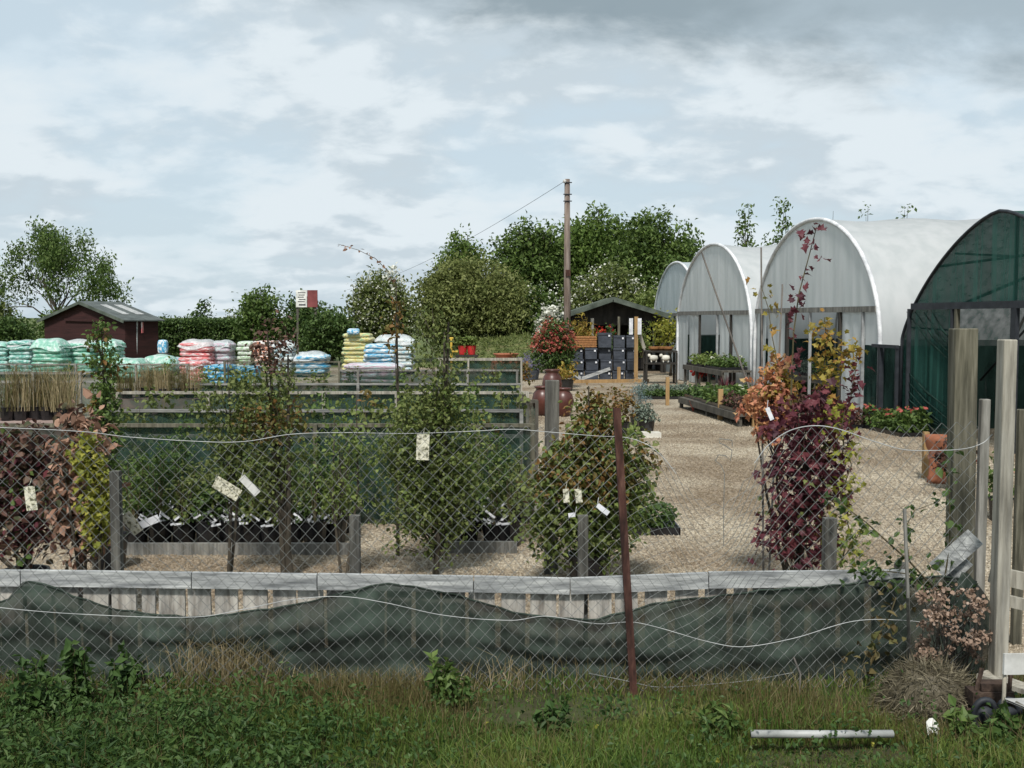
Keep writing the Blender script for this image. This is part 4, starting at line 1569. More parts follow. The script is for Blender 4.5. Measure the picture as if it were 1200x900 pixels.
lp = Vector((4.75, 21.6, 0))
lang = math.atan2(-1, .10)
bench('low_bench', 'low dark timber platform with green plants beside the gravel path', lp, 4.3, 1.7, .24, lang, 3)
plant_tray('bluish green plants on the far end of the low platform', lp + Vector((-.1, 1.3, .24)), 1.5, 1.5, .26, lang, 'lf_dark', .10, 800)
plant_tray('bright green leafy plants in the middle of the low platform', lp + Vector((0, -.1, .24)), 1.3, 1.5, .32, lang, 'lf_mid', .15, 620, extra=('blossom', .08, 6))
plant_tray('red tinged plants on the near end of the low platform', lp + Vector((.1, -1.4, .24)), 1.2, 1.5, .28, lang, 'lf_copper', .10, 620)
plant_tray('low clipped grey green plants in trays left of the low platform', Vector((3.85, 27.0, 0)), 1.3, 1.2, .30, 0, 'lf_grey', .07, 1300)
plant_tray('dark green edging plants in front of the grey green trays', Vector((3.80, 26.2, 0)), 1.35, .35, .18, 0, 'lf_dark', .07, 700)
plant_tray('pink and green bedding at the foot of the mesh wall', Vector((fx(18.6) - .35, 18.6, 0)), 1.6, .6, .40, ang, 'lf_mid', .10, 600, extra=('lf_red', .07, 30))
plant_tray('dark red heather tray by the largest tunnel front corner', Vector((fx(20.0) - .75, 20.0, 0)), 1.7, .6, .38, ang, 'lf_copper', .09, 600, extra=('lf_red', .07, 60))
# spiky dark red phormium at the tunnel corner
def spiky(name, label, c, n, L, mat, wd=.03, cat='plant', lean=.9):
    t = thing(name, label, cat, c)
    mb = MB()
    for k in range(n):
        a = random.uniform(0, 6.28)
        l = L * random.uniform(.6, 1)
        le = random.uniform(.15, lean)
        ca, sa = math.cos(a), math.sin(a)
        V = []
        for j in range(5):
            q = j / 4
            r = l * le * q ** 1.4 * .7
            z = l * q * (1 - .35 * le * q)
            ww = wd * (1 - q ** 2 * .95) / 2
            V += [(ca * r - sa * ww, sa * r + ca * ww, z), (ca * r + sa * ww, sa * r - ca * ww, z)]
        mb.add(V, [(2 * j, 2 * j + 1, 2 * j + 3, 2 * j + 2) for j in range(4)])
    mb.build('foliage', M[mat], t)
    return t


spiky('spiky_plant', 'spiky dark red plant at the corner of the low platform', (fx(25.2) - 1.3, 25.0, .0), 60, .75, 'lf_purple', .05)
spiky('spiky_plant', 'small dark red spiky plant in front of the low platform', (3.85, 22.6, .0), 30, .3, 'lf_red', .03)

def stake(x, y0, y1, wd, label, mat='wood_stake', tilt=0.0, Y=None):
    g = gp(x, y1)
    if Y:
        g = Vector((xx(x, Y), Y, 0))
    h = zy(y0, g.y)
    mb = MB()
    mb.box((0, 0, h / 2), (wd, wd, h), rot=Matrix.Rotation(tilt, 3, 'Y'))
    return tag(mb.build('wooden_stake', M[mat], loc=g), label, 'stake')


stake(844, 456, 492, .09, 'short pale wooden stake at the edge of the low platform')
stake(884, 468, 500, .09, 'short orange wooden stake behind the orange shrub')
stake(782, 442, 475, .08, 'wooden stake beside the grey green trays')
stake(745, 371, 448, .11, 'tall wooden stake carrying white posters at the planter stack')
stake(725, 430, 447, .1, 'short stake in front of the planter stack')
stake(1084, 506, 560, .065, 'orange wooden stake beside the terracotta chimney pot')
# white posters on the tall stake
pY = gp(745, 448).y - .08
for x in (739.5, 749.5):
    mb = MB()
    a, b = at(x - 2.3, 392, pY), at(x + 2.3, 373, pY)
    mb.box(((a.x + b.x) / 2, pY, (a.z + b.z) / 2), (b.x - a.x, .01, b.z - a.z))
    tag(mb.build('poster', M['label_white'], loc=Vector((a.x, pY, a.z)), world=True), 'white poster on the %s side of the tall stake' % ('left' if x < 745 else 'right'), 'poster')
mb = MB()
mb.bar(at(750, 393, 33.2), at(755, 408, 33.2), .05, .1)
mb.bar(at(755, 408, 33.2), gp(757, 447), .05, .1)
tag(mb.build('leaning_batten', M['wood_pale'], loc=gp(757, 447), world=True), 'bent pale batten just right of the tall stake', 'batten')

# terracotta chimney pot and red maple right
c = gp(1098, 566)
mb = MB()
mb.lathe([(0, 0), (.115, 0), (.12, .06), (.10, .10), (.095, .36), (.135, .44), (.15, .52), (.15, .58), (.125, .58), (.11, .4), (.08, .1)], (0, 0, 0), 20)
tag(mb.build('chimney_pot', M['terracotta'], loc=c, smooth=True), 'terracotta chimney pot planter near the green tunnel', 'pot')
# ------------------------------------------------------------------ potted shrub helper
def potted(name, label, c, mat, h, r, n, ls, pot=('pot_black', .12, .22), shape='oval', cat='pot plant', group=None, extra=None, stem=True, conical=0.0, shell=.25, white=False):
    t = thing(name, label, cat, c, group=group)
    pm, pr, phh = pot
    mb = MB()
    mb.lathe([(0, .005), (pr * .78, 0), (pr, phh), (pr * 1.06, phh), (pr * 1.06, phh * 1.04), (pr * .92, phh * 1.04), (pr * .88, phh * .9), (0, phh * .88)], (0, 0, 0), 14)
    pot_o = mb.build('pot', M[pm], t, smooth=False)
    if stem:
        mb = MB()
        for k in range(4):
            e = Vector((random.uniform(-.6, .6) * r, random.uniform(-.6, .6) * r, h * random.uniform(.7, .95)))
            mb.tube([(0, 0, phh * .8), e * .5 + Vector((0, 0, .08 * h)), e], [.008 + h * .004, .006, .002], 4, cap=False)
        mb.build('stem', M['stem'], t)
    hh = (h - phh * .7)
    lob = [((0, 0, phh * .7 + hh * .35), (r * (1 + conical * .3), r * (1 + conical * .3), hh * .4)), ((0, 0, phh * .7 + hh * .68), (r * (.8 - conical * .4), r * (.8 - conical * .4), hh * .34))]
    P = lobes_pts(n, lob, ls * 1.5, 7, shell)
    P = P[P[:, 2] > phh * 1.05]
    mb = MB()
    mats = [M[mat]]
    mb.leaves(P, ls, shape, 0)
    if extra:
        em, es, en, zlo = extra
        mats.append(M[em])
        Q = lobes_pts(en, [((0, 0, zlo), (r, r, (h - zlo)))], es, 5, .4)
        Q = Q[Q[:, 2] > zlo * .9]
        mb.leaves(Q, es, shape, 1)
    mb.build('foliage', mats, t)
    if white:
        for k in range(6):
            mb = MB()
            a = random.uniform(-1.3, 1.3) - math.pi / 2
            rr = pr * 1.12
            p = Vector((rr * math.cos(a), rr * math.sin(a), phh * random.uniform(.85, 1.15)))
            mb.bar(p, p + Vector((random.uniform(-.09, .09), -.015, random.uniform(-.01, .06))), .004, .018)
            mb.build('label', M['label_white'], pot_o)
    return t


potted('red_maple', 'dark red maple in a pot beside the chimney pot', gp(1122, 575), 'lf_copper', .62, .2, 420, .07, shape='lobed', extra=('lf_red', .05, 60, .3))
potted('potted_shrub', 'green shrub in a black pot behind the narrow red brown post', gp(1172, 610), 'lf_mid', .75, .14, 260, .06, extra=('lf_pink', .05, 40, .5))

# front beds of black pots (behind the picket fence)
GR = 'black pots in the nearest bed'
proto = []
defs = [('lf_mid', .80, .18, 480, .042, 'oval', 'upright mid green shrub in a black pot with white labels, nearest bed'),
        ('lf_dark', .92, .17, 520, .038, 'rhomb', 'taller dark green shrub in a black pot with white labels, nearest bed'),
        ('lf_olive', .70, .19, 480, .04, 'oval', 'loose olive green shrub in a black pot with white labels, nearest bed'),
        ('lf_dark', .58, .18, 380, .042, 'oval', 'low dark green shrub in a black pot with white labels, nearest bed')]
for i, (mt, h, r, n, ls, sh, lb) in enumerate(defs):
    c = gp(160 + 28 * i, 637)
    proto.append(potted('potted_shrub', lb, c, mt, h, r, n, ls, pot=('pot_black', .115, .21), shape=sh, group=GR, white=True))
cnt = 0
for row, (yy, xs) in enumerate(((637, list(range(250, 412, 24)) + list(range(528, 606, 24))), (622, list(range(158, 420, 27)) + list(range(524, 606, 26))), (609, list(range(140, 430, 29)) + list(range(450, 610, 28))))):
    for x in xs:
        c = gp(x + random.uniform(-4, 4), yy + random.uniform(-2, 2))
        dup(proto[cnt % 4 if random.random() < .6 else random.randrange(4)], c, random.uniform(-.5, .5), scale=random.uniform(.88, 1.12))
        cnt += 1
mb = MB()
a, b = gp(138, 650), gp(412, 650)
mb.bar(a + Vector((0, 0, .05)), b + Vector((0, 0, .05)), .04, .10)
tag(mb.build('bed_edging', M['wood_grey'], loc=a, world=True), 'long grey timber board edging the left half of the nearest bed', 'edging')
mb = MB()
a, b = gp(522, 648), gp(606, 648)
mb.bar(a + Vector((0, 0, .05)), b + Vector((0, 0, .05)), .04, .10)
tag(mb.build('bed_edging', M['wood_grey'], loc=a, world=True), 'short timber board edging the bed right of the birch', 'edging')

# ------------------------------------------------------------------ windbreak screens between the beds
def screen(label, Y, p0, p1, ytop, ybot_z, railmat, posts, net='net_screen', rail=.05, low=None):
    x0, x1 = xx(p0, Y), xx(p1, Y)
    zt = zy(ytop, Y)
    t = thing('windbreak_screen', label, 'screen', (x0, Y, 0))
    mb = MB()
    mb.grid(lambda u, v: (x0 + (x1 - x0) * u, Y + .015 * math.sin(u * 40) + .01 * math.sin(v * 5 + u * 90), ybot_z + (zt - ybot_z) * v), 60, 6)
    mb.build('net_panel', M[net], t, world=True, smooth=True)
    mb = MB()
    mb.bar((x0, Y - .03, zt), (x1, Y - .03, zt), .04, rail)
    mb.build('rail', M[railmat], t, world=True)
    if low:
        mb = MB()
        mb.bar((x0, Y - .03, zt - low), (x1, Y - .03, zt - low), .03, .04)
        mb.build('rail', M[railmat], t, world=True)
    for p in posts:
        mb = MB()
        mb.box((xx(p, Y), Y - .075, zt / 2 + .01), (.04, .045, zt))
        mb.build('post', M[railmat], t, world=True)
    return t


screen('nearest dark green net screen behind the black pots', 10.25, -60, 626, 498, 0, 'wood_green', (-50, 95, 370, 560, 624), rail=.035)
screen('second net screen with pale rail and white end post', 11.7, 112, 613, 481, 0, 'screen_rail', (128, 300, 470, 611), rail=.032, low=.28)
screen('third net screen with the brightest long pale top rail', 13.6, 138, 619, 460, 0, 'wood_pale', (140, 245, 380, 465, 618), rail=.035)
screen('fourth net screen with thin grey rail', 16.2, 205, 610, 450, 0, 'screen_rail', (210, 330, 420, 608), rail=.03)
screen('fifth net screen at left with two pale rails before the bags', 19.5, -40, 128, 437, 0, 'screen_rail', (40, 95, 125), net='net_light', rail=.045, low=.16)
screen('fifth row net screen behind the birch with grey rails', 19.5, 398, 608, 434, 0, 'wood_grey', (420, 548, 606), rail=.03)
screen('farthest net screen on the left below the green bags', 24.0, -60, 222, 427, 0, 'screen_rail', (20, 90, 160, 220), net='net_light', rail=.035)
screen('farthest net screen right of the birch with pale rail', 24.0, 512, 612, 421, 0, 'wood_pale', (516, 549, 611), rail=.06)
screen('farthest net screen below the white and blue bags', 23.0, 262, 400, 424, 0, 'wood_green', (264, 330, 398), net='net_light', rail=.03)
screen('end net screen running back along the path edge', 12.6, 606, 630, 470, 0, 'wood_bench', (607, 629), rail=.04)

# plants in the beds between the screens
GB = 'potted shrubs between the net screens'
bp = []
for i, (mt, h, r, n, ls, lb) in enumerate((('lf_olive', 1.15, .24, 320, .06, 'airy olive green shrub standing between the net screens'), ('lf_mid', 1.0, .22, 320, .06, 'bushy mid green shrub standing between the net screens'), ('lf_light', .95, .2, 240, .06, 'pale yellow green shrub standing between the net screens'), ('lf_bronze', 1.05, .2, 260, .06, 'bronze leaved shrub standing between the net screens'))):
    bp.append(potted('bed_shrub', lb, (xx(150 + 60 * i, 10.9), 10.9, 0), mt, h, r, n, ls, group=GB))
for Yr, p0, p1, st in ((10.9, 400, 605, 38), (12.6, 150, 600, 44), (14.8, 160, 600, 44), (17.6, 240, 600, 46), (21.5, 20, 600, 70)):
    x = p0
    while x < p1:
        q = random.choices(range(4), (4, 4, 3, 1))[0]
        dup(bp[q], (xx(x + random.uniform(-8, 8), Yr), Yr + random.uniform(-.35, .35), 0), random.uniform(0, 6), scale=random.uniform(.85, 1.2))
        x += st * random.uniform(.7, 1.3)
# tan potted grasses on raised benches at left
for (x0, x1, yb, Y, lab, hb) in ((8, 84, 492, 11.0, 'near', .55), (150, 226, 466, 15.0, 'far', .45)):
    zb = zy(yb, Y)
    cx_b = (xx(x0, Y) + xx(x1, Y)) / 2
    L = xx(x1, Y) - xx(x0, Y) + .2
    bench('staging_bench', '%s staging bench topped with pinkish boards under the tan grasses' % ('nearer' if lab == 'near' else 'farther'), (cx_b, Y, 0), L, .6, zb, 0, 3, 'slabpink')
    nT = 6
    for k in range(nT):
        c = Vector((cx_b - L / 2 + .12 + (L - .24) * k / (nT - 1), Y + random.uniform(-.15, .1), zb))
        t = thing('potted_grass', 'tan reedy grass in a black pot on the %s staging bench' % ('nearer' if lab == 'near' else 'farther'), 'pot plant', c, group='tan grasses on the %s staging bench' % ('nearer' if lab == 'near' else 'farther'))
        mb = MB()
        mb.lathe([(0, 0), (.07, 0), (.09, .14), (.08, .14), (0, .12)], (0, 0, 0), 12)
        mb.build('pot', M['pot_black'], t)
        mb = MB()
        blades(mb, 150, (-.12, .12), (-.1, .1), (hb * .5, hb * 1.02), .005, .45, zf=.1)
        mb.build('blades', M['straw'] if k % 2 else M['grassbrown'], t)

# ------------------------------------------------------------------ nearest ornamental trees and shrubs (behind the picket fence)
def sapling(name, label, base, top, lobes, mat, ls, n, shape='oval', stems=1, r=.012, cl=.09, per=9, shell=.15, cat='young tree', extra=None, twigs=60, pot=True, stemmat='bark'):
    base = Vector(base)
    t = thing(name, label, cat, base)
    ms = MB()
    P = lobes_pts(n, lobes, cl, per, shell)
    for k in range(stems):
        b = base + Vector((random.uniform(-.05, .05) * (stems > 1), random.uniform(-.04, .04), 0))
        e = Vector(top) + Vector((random.uniform(-.12, .12), random.uniform(-.1, .1), random.uniform(-.3, 0))) * (stems > 1)
        mid = b.lerp(e, .5) + Vector((random.uniform(-.05, .05), random.uniform(-.05, .05), 0))
        ms.tube([b, mid, e], [r * 1.3, r, r * .35], 7)
    for k in range(twigs):
        q = Vector(P[random.randrange(len(P))])
        zz = max(base.z + .12, q.z - random.uniform(.15, .4))
        f = min(1, max(0, (zz - base.z) / max(.1, Vector(top).z - base.z)))
        s = base.lerp(Vector(top), f)
        ms.tube([s, s.lerp(q, .6) + Vector((0, 0, .03)), q], [.0045, .003, .0015], 4, cap=False)
    ms.build('trunk', M[stemmat], t, world=True)
    mb = MB()
    mats = [M[mat]]
    P[:, 2] = np.maximum(P[:, 2], base.z + .06)
    mb.leaves(P, ls, shape, 0, up=.35, droop=.25)
    if extra:
        for (em, es, en, lob) in extra:
            mats.append(M[em])
            Q = lobes_pts(en, lob, cl, per, shell)
            mb.leaves(Q, es, shape, len(mats) - 1, up=.35, droop=.2)
    mb.build('leaves', mats, t, world=True)
    if pot:
        mb = MB()
        mb.lathe([(0, .01), (.12, 0), (.15, .26), (.16, .26), (.16, .28), (.14, .28), (.13, .22), (0, .21)], (base.x, base.y, base.z), 16)
        mb.build('pot', M['pot_black'], t, world=True)
    return t


def PL(x0, x1, y0, y1, Y, dep=.5):
    a, b = at(x0, y1, Y), at(x1, y0, Y)
    return (((a.x + b.x) / 2, Y, (a.z + b.z) / 2), ((b.x - a.x) / 2, (b.x - a.x) / 2 * dep + .04, (b.z - a.z) / 2))


Yb = 8.2
sapling('birch', 'big airy olive green young birch left of the bronze tree', (xx(514, Yb), Yb, 0), at(508, 350, Yb),
        [PL(486, 536, 352, 430, Yb), PL(470, 550, 400, 500, Yb), PL(445, 572, 455, 590, Yb), PL(432, 560, 520, 655, Yb), PL(455, 560, 440, 650, Yb)],
        'lf_olive', .034, 8200, 'oval', 2, .02, .10, 9, .1, pot=False, twigs=170, extra=[('lf_light', .034, 1400, [PL(430, 580, 440, 620, Yb)])])
Yg = 7.7
sapling('bronze_tree', 'bushy conical young tree with bronze top beside the rusty post', (xx(690, Yg), Yg, 0), at(690, 448, Yg),
        [PL(662, 718, 458, 560, Yg), PL(630, 765, 520, 660, Yg), PL(622, 740, 580, 668, Yg), PL(618, 668, 530, 664, Yg), PL(650, 770, 500, 600, Yg)],
        'lf_olive', .044, 3900, 'oval', 3, .014, .09, 9, .1, twigs=90,
        extra=[('lf_bronze', .042, 2300, [PL(668, 716, 446, 530, Yg), PL(628, 770, 500, 600, Yg)]), ('lf_light', .042, 2600, [PL(628, 760, 480, 660, Yg)])])
Yc = 8.0
sapling('young_tree', 'slender multi stemmed tree with purple tipped top left of the birch', (xx(334, Yc), Yc, 0), at(322, 378, Yc),
        [PL(262, 372, 440, 560, Yc), PL(285, 350, 420, 480, Yc), PL(262, 360, 520, 590, Yc)],
        'lf_olive', .036, 1900, 'oval', 3, .018, .1, 7, .1, pot=False, twigs=70, extra=[('lf_copper', .038, 300, [PL(300, 342, 375, 440, Yc)]), ('lf_bronze', .04, 420, [PL(280, 360, 460, 520, Yc)])])
sapling('young_tree', 'thin light green sapling left of the purple tipped tree', (xx(266, Yc + .1), Yc + .1, 0), at(268, 420, Yc + .1),
        [PL(232, 300, 425, 540, Yc), PL(235, 295, 520, 590, Yc)], 'lf_olive', .036, 1300, 'oval', 2, .010, .09, 7, .1, twigs=40, pot=False)
sapling('young_tree', 'wispy light green sapling just left of the birch', (xx(395, Yc), Yc, 0), at(400, 455, Yc),
        [PL(370, 440, 462, 600, Yc), PL(365, 425, 555, 605, Yc)], 'lf_light', .036, 900, 'oval', 2, .009, .09, 7, .1, twigs=30, pot=False)
sapling('young_tree', 'tall thin sapling with arching blossom whip behind the birch', (xx(464, 8.8), 8.8, 0), at(464, 325, 8.8),
        [PL(448, 478, 345, 420, 8.8)], 'lf_bronze', .045, 90, 'oval', 1, .012, .05, 5, .1, twigs=12, pot=False,
        extra=[('blossom', .03, 70, [PL(452, 470, 312, 345, 8.8)])])
spray('blossom_whip', 'thin arching whip with small pale flowers against the sky', 'branch', [(462, 335, 0), (455, 318, 0), (440, 303, 0), (420, 293, 0), (396, 286, 0)], 8.8, 'lf_pink', .035, 6, .015, .004)
# whip: pale buds
Yd = 8.4
sapling('column_shrub', 'narrow dark leafy column with pale tips at left', (xx(122, Yd), Yd, 0), at(118, 378, Yd),
        [PL(106, 132, 376, 470, Yd, .9), PL(104, 142, 450, 560, Yd, .9)], 'lf_mid', .036, 1700, 'oval', 1, .012, .05, 7, .1, twigs=30, extra=[('lf_bronze', .045, 160, [PL(104, 140, 380, 540, Yd)])])
Ye = 7.2
sapling('copper_shrub', 'dark copper purple broad leaved shrub at the left edge', (xx(22, Ye), Ye, 0), at(30, 500, Ye),
        [PL(-40, 70, 505, 600, Ye), PL(-50, 72, 560, 660, Ye), PL(-20, 60, 490, 560, Ye)], 'lf_copper', .055, 1700, 'oval', 4, .01, .1, 7, .1, twigs=60, extra=[('lf_purple', .05, 650, [PL(-40, 70, 510, 660, Ye)]), ('lf_mid', .045, 300, [PL(-40, 70, 500, 660, Ye)])])
Yf = 7.0
sapling('pink_leaved_shrub', 'shrub with large pinkish brown leaves next to the yellow green one', (xx(90, Yf), Yf, 0), at(95, 470, Yf),
        [PL(66, 120, 480, 560, Yf), PL(60, 125, 540, 660, Yf)], 'lf_pink', .07, 620, 'oval', 3, .009, .1, 5, .1, twigs=40, extra=[('lf_copper', .058, 380, [PL(60, 120, 470, 665, Yf)])])
sapling('golden_shrub', 'bright yellow green narrow shrub beside the short grey post', (xx(116, 6.8), 6.8, 0), at(112, 505, 6.8),
        [PL(92, 116, 508, 570, 6.8, .9), PL(100, 132, 545, 640, 6.8, .9)], 'lf_yellow', .038, 1100, 'lobed', 2, .008, .06, 7, .1, twigs=26)
# purple smoke-leaved climber and neighbours, right
Yh = 7.2
sapling('purple_shrub', 'dense dark purple leaved shrub right of the gravel path', (xx(938, Yh), Yh, 0), at(940, 440, Yh),
        [PL(905, 1000, 455, 530, Yh), PL(892, 990, 520, 600, Yh), PL(886, 985, 590, 664, Yh), PL(918, 975, 480, 650, Yh)],
        'lf_purple', .056, 1350, 'lobed', 3, .014, .10, 6, .1, twigs=80, pot=False, extra=[('lf_yellow', .04, 110, [PL(940, 1000, 470, 660, Yh)]), ('lf_olive', .04, 90, [PL(900, 990, 500, 660, Yh)])])
spray('purple_climber', 'tall thin purple leaved shoot reaching up against the white tunnel', 'climber', [(925, 520, 0), (928, 440, 0), (930, 390, 0), (936, 345, 0), (948, 300, 0), (957, 266, 0)], Yh + .1, 'lf_purple', .055, 13, .04, .007, 'lobed')
spray('purple_climber', 'second purple leaved shoot right of the yellow leaves', 'climber', [(985, 560, 0), (990, 500, 0), (1000, 450, 0), (1004, 425, 0)], Yh + .1, 'lf_purple', .055, 20, .035, .006, 'lobed')
Yo = 7.6
sapling('orange_maple', 'orange leaved maple leaning left of the purple shrub', (xx(932, Yo), Yo, 0), at(900, 420, Yo),
        [PL(886, 930, 415, 455, Yo), PL(872, 925, 440, 480, Yo), PL(862, 935, 465, 505, Yo), PL(880, 925, 490, 525, Yo), PL(905, 935, 440, 490, Yo)],
        'lf_orange', .042, 850, 'lobed', 2, .010, .06, 7, .1, twigs=50, pot=False, extra=[('lf_gold', .038, 240, [PL(895, 935, 430, 490, Yo)])])
spray('golden_climber', 'thin golden leaved shoot left of the purple climber', 'climber', [(930, 470, 0), (912, 430, 0), (905, 395, 0), (900, 360, 0), (892, 335, 0)], Yo, 'lf_gold', .045, 9, .04, .005, 'lobed')
spray('golden_climber', 'leafy yellow green climber right of the purple climber', 'climber', [(962, 640, 0), (966, 520, 0), (965, 470, 0), (966, 430, 0), (968, 395, 0), (966, 372, 0)], Yo - .2, 'lf_gold', .045, 50, .05, .007, 'lobed')
spray('golden_climber', 'yellow leaves spreading right above the purple shrub', 'climber', [(966, 470, 0), (978, 432, 0), (990, 412, 0), (1003, 408, 0)], Yo - .2, 'lf_gold', .045, 36, .05, .005, 'lobed')
spray('golden_climber', 'yellow green leaves down the right side of the purple shrub', 'climber', [(985, 665, 0), (995, 620, 0), (985, 580, 0), (998, 545, 0), (985, 510, 0), (990, 480, 0)], 6.9, 'lf_yellow', .042, 26, .05, .006, 'lobed')
spray('golden_climber', 'low pale green leaves beside the purple shrub base', 'climber', [(978, 668, 0), (998, 640, 0), (1012, 615, 0)], 6.8, 'lf_light', .042, 36, .05, .005, 'lobed')
# canes
for i, (x0, y0, x1, y1, lb) in enumerate(((822, 295, 894, 500, 'long dark cane leaning right in front of the middle tunnel'), (892, 290, 893, 440, 'tall upright cane between the two white tunnels'), (917, 333, 912, 440, 'short upright cane left of the purple climber'))):
    mb = MB()
    a, b = at(x0, y0, 7.8), at(x1, y1, 7.7)
    e = a + (b - a) * (a.z / max(.1, a.z - b.z))
    mb.tube([e, a], [.008, .006], 6)
    tag(mb.build('garden_cane', M['cane'], loc=e, world=True), lb, 'cane')

# hanging cards
def card(x0, y0, x1, y1, wd, Y, mat, label):
    a, b = at(x0, y0, Y), at(x1, y1, Y)
    d = (b - a)
    s = Vector((d.z, 0, -d.x)).normalized() * wd * Y / F / 2
    mb = MB()
    n = Vector((0, .003, 0))
    V = []
    for o in (-n, n):
        V += [a - s + o, a + s + o, b + s + o, b - s + o]
    mb.add([tuple(v) for v in V], [(0, 1, 2, 3), (7, 6, 5, 4), (0, 4, 5, 1), (1, 5, 6, 2), (2, 6, 7, 3), (3, 7, 4, 0)])
    up = a if a.z > b.z else b
    mb.tube([up, up + Vector((.01, .02, .05))], .0015, 4)
    tag(mb.build('plant_tag', M[mat], loc=a, world=True), label, 'plant tag')


card(496, 509, 495, 539, 15, 7.75, 'tagcream', 'large upright cream card with print and painted leaf shade hung in the birch')
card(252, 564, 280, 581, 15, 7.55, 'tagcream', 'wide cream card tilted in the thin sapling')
card(283, 559, 302, 579, 9, 7.55, 'paper', 'narrow white card slanting right of the wide cream one')
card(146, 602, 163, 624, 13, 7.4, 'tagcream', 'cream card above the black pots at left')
card(164, 616, 186, 607, 9, 7.4, 'label_white', 'bluish white card right of the cream one at left')
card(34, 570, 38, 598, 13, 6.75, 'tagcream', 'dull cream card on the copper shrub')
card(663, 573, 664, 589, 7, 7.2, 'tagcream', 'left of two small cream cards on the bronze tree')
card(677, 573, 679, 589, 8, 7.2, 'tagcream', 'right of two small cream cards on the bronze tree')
card(700, 592, 713, 602, 6, 7.1, 'label_white', 'white strip label right of the small cream cards')
card(666, 604, 674, 603, 5, 7.1, 'label_white', 'small white label below the small cream cards')
card(899, 478, 905, 492, 5, 7.0, 'label_white', 'white label hanging under the orange leaves')

# ------------------------------------------------------------------ path edge: trays, pots, urns
plant_tray('black tray of dark green plants right of the bronze tree', gp(762, 628) + Vector((-.1, .3, 0)), .75, .55, .28, 0, 'lf_dark', .06, 700, shape='oval')
plant_tray('black tray of green bedding behind the rusty post', gp(726, 622) + Vector((0, .7, 0)), .6, .45, .3, 0, 'lf_mid', .06, 400, shape='oval')
potted('blue_fir', 'soft blue grey fir in a black pot on the path edge', gp(748, 503), 'lf_blue', .95, .22, 900, .05, shape='thin', extra=None, pot=('pot_black', .16, .26), conical=.4)
potted('grey_shrub', 'grey leaved shrub in a black pot below the blue fir', gp(757, 510), 'lf_grey', .55, .2, 500, .05, pot=('pot_black', .15, .24))
potted('bronze_shrub', 'bronze leaved shrub in a black pot left of the blue fir', gp(728, 512), 'lf_bronze', .85, .26, 500, .06, pot=('pot_black', .15, .24))
mb = MB()
mb.box((0, 0, .04), (.3, .3, .08))
tag(mb.build('paving_block', M['stonewhite'], loc=gp(763, 512)), 'pale paving block under the black pot by the path', 'paving block')

def urn(label, c, R, H, mat='glazed'):
    mb = MB()
    prof_ = [(0, 0), (.55, 0), (.7, .08), (.95, .38), (1, .55), (.86, .78), (.62, .88), (.66, .93), (.78, .97), (.78, 1), (.62, 1), (.55, .9), (.7, .6), (.5, .2)]
    mb.lathe([(r * R, z * H) for r, z in prof_], (0, 0, 0), 22)
    return tag(mb.build('glazed_urn', M[mat], loc=c, smooth=True), label, 'urn')


urn('oxblood glazed urn left of the thick grey post', gp(636, 487), .22, .60)
urn('oxblood glazed urn half hidden right of the thick grey post', gp(660, 488), .21, .58)
urn('tall oxblood urn behind the thick grey post', gp(647, 470), .24, .76)
urn('brown terracotta pot behind the net screens', gp(593, 452), .48, .95, 'terracotta')
potted('brown_shrub', 'bronze brown shrub spilling before the brown terracotta pot', gp(600, 462), 'lf_bronze', 1.0, .5, 700, .1, pot=('pot_black', .2, .3))
c = gp(650, 455)
t = potted('photinia', 'tall red topped photinia in a pot left of the planter stack', c, 'lf_dark', 1.95, .66, 3800, .085, pot=('terracotta', .24, .5), shape='oval', extra=('lf_red', .085, 2400, 1.15))
potted('orange_shrub', 'orange bronze plant under the photinia', gp(664, 458), 'lf_gold', .7, .3, 250, .1, pot=('pot_black', .2, .3))
potted('lavender', 'mauve lavender in a grey pot left of the photinia', gp(622, 445), 'flower_mauve', .85, .5, 600, .09, shape='thin', pot=('slate', .3, .35))
# red trough and stand pipe beyond the beds
t = thing('red_trough', 'red plastic trough with green plants beyond the beds', 'trough', gp(547, 432))
for dx in (-.16, .19):
    mb = MB()
    mb.lathe([(0, .55), (.13, .55), (.19, .9), (.2, .9), (.17, .85)], (dx, 0, 0), 12)
    mb.build('bucket', M['redplastic'], t)
mb = MB()
mb.box((0, 0, .5), (.9, .5, .08))
for sx_ in (-.35, .35):
    mb.box((sx_, 0, .23), (.08, .4, .46))
mb.build('stand', M['wood_dark'], t)
mb = MB()
mb.leaves(np.clip(RG.normal(size=(320, 3)), -1.4, 1.4) * np.array([.24, .12, .10]) + np.array([0, 0, 1.06]), .14, 'oval', 0)
mb.build('plants', M['lf_light'], t)
t = thing('stand_pipe', 'yellow stand pipe with tap among the beds', 'tap', gp(529, 448))
mb = MB()
mb.tube([(0, 0, 0), (0, 0, 1.35)], .035, 8)
mb.build('pipe', M['yellow'], t)
mb = MB()
mb.tube([(-.1, 0, 1.36), (.06, 0, 1.36)], .03, 6)
mb.tube([(0, 0, .95), (.2, 0, .95)], .03, 6)
mb.build('tap', M['yellow'], t)
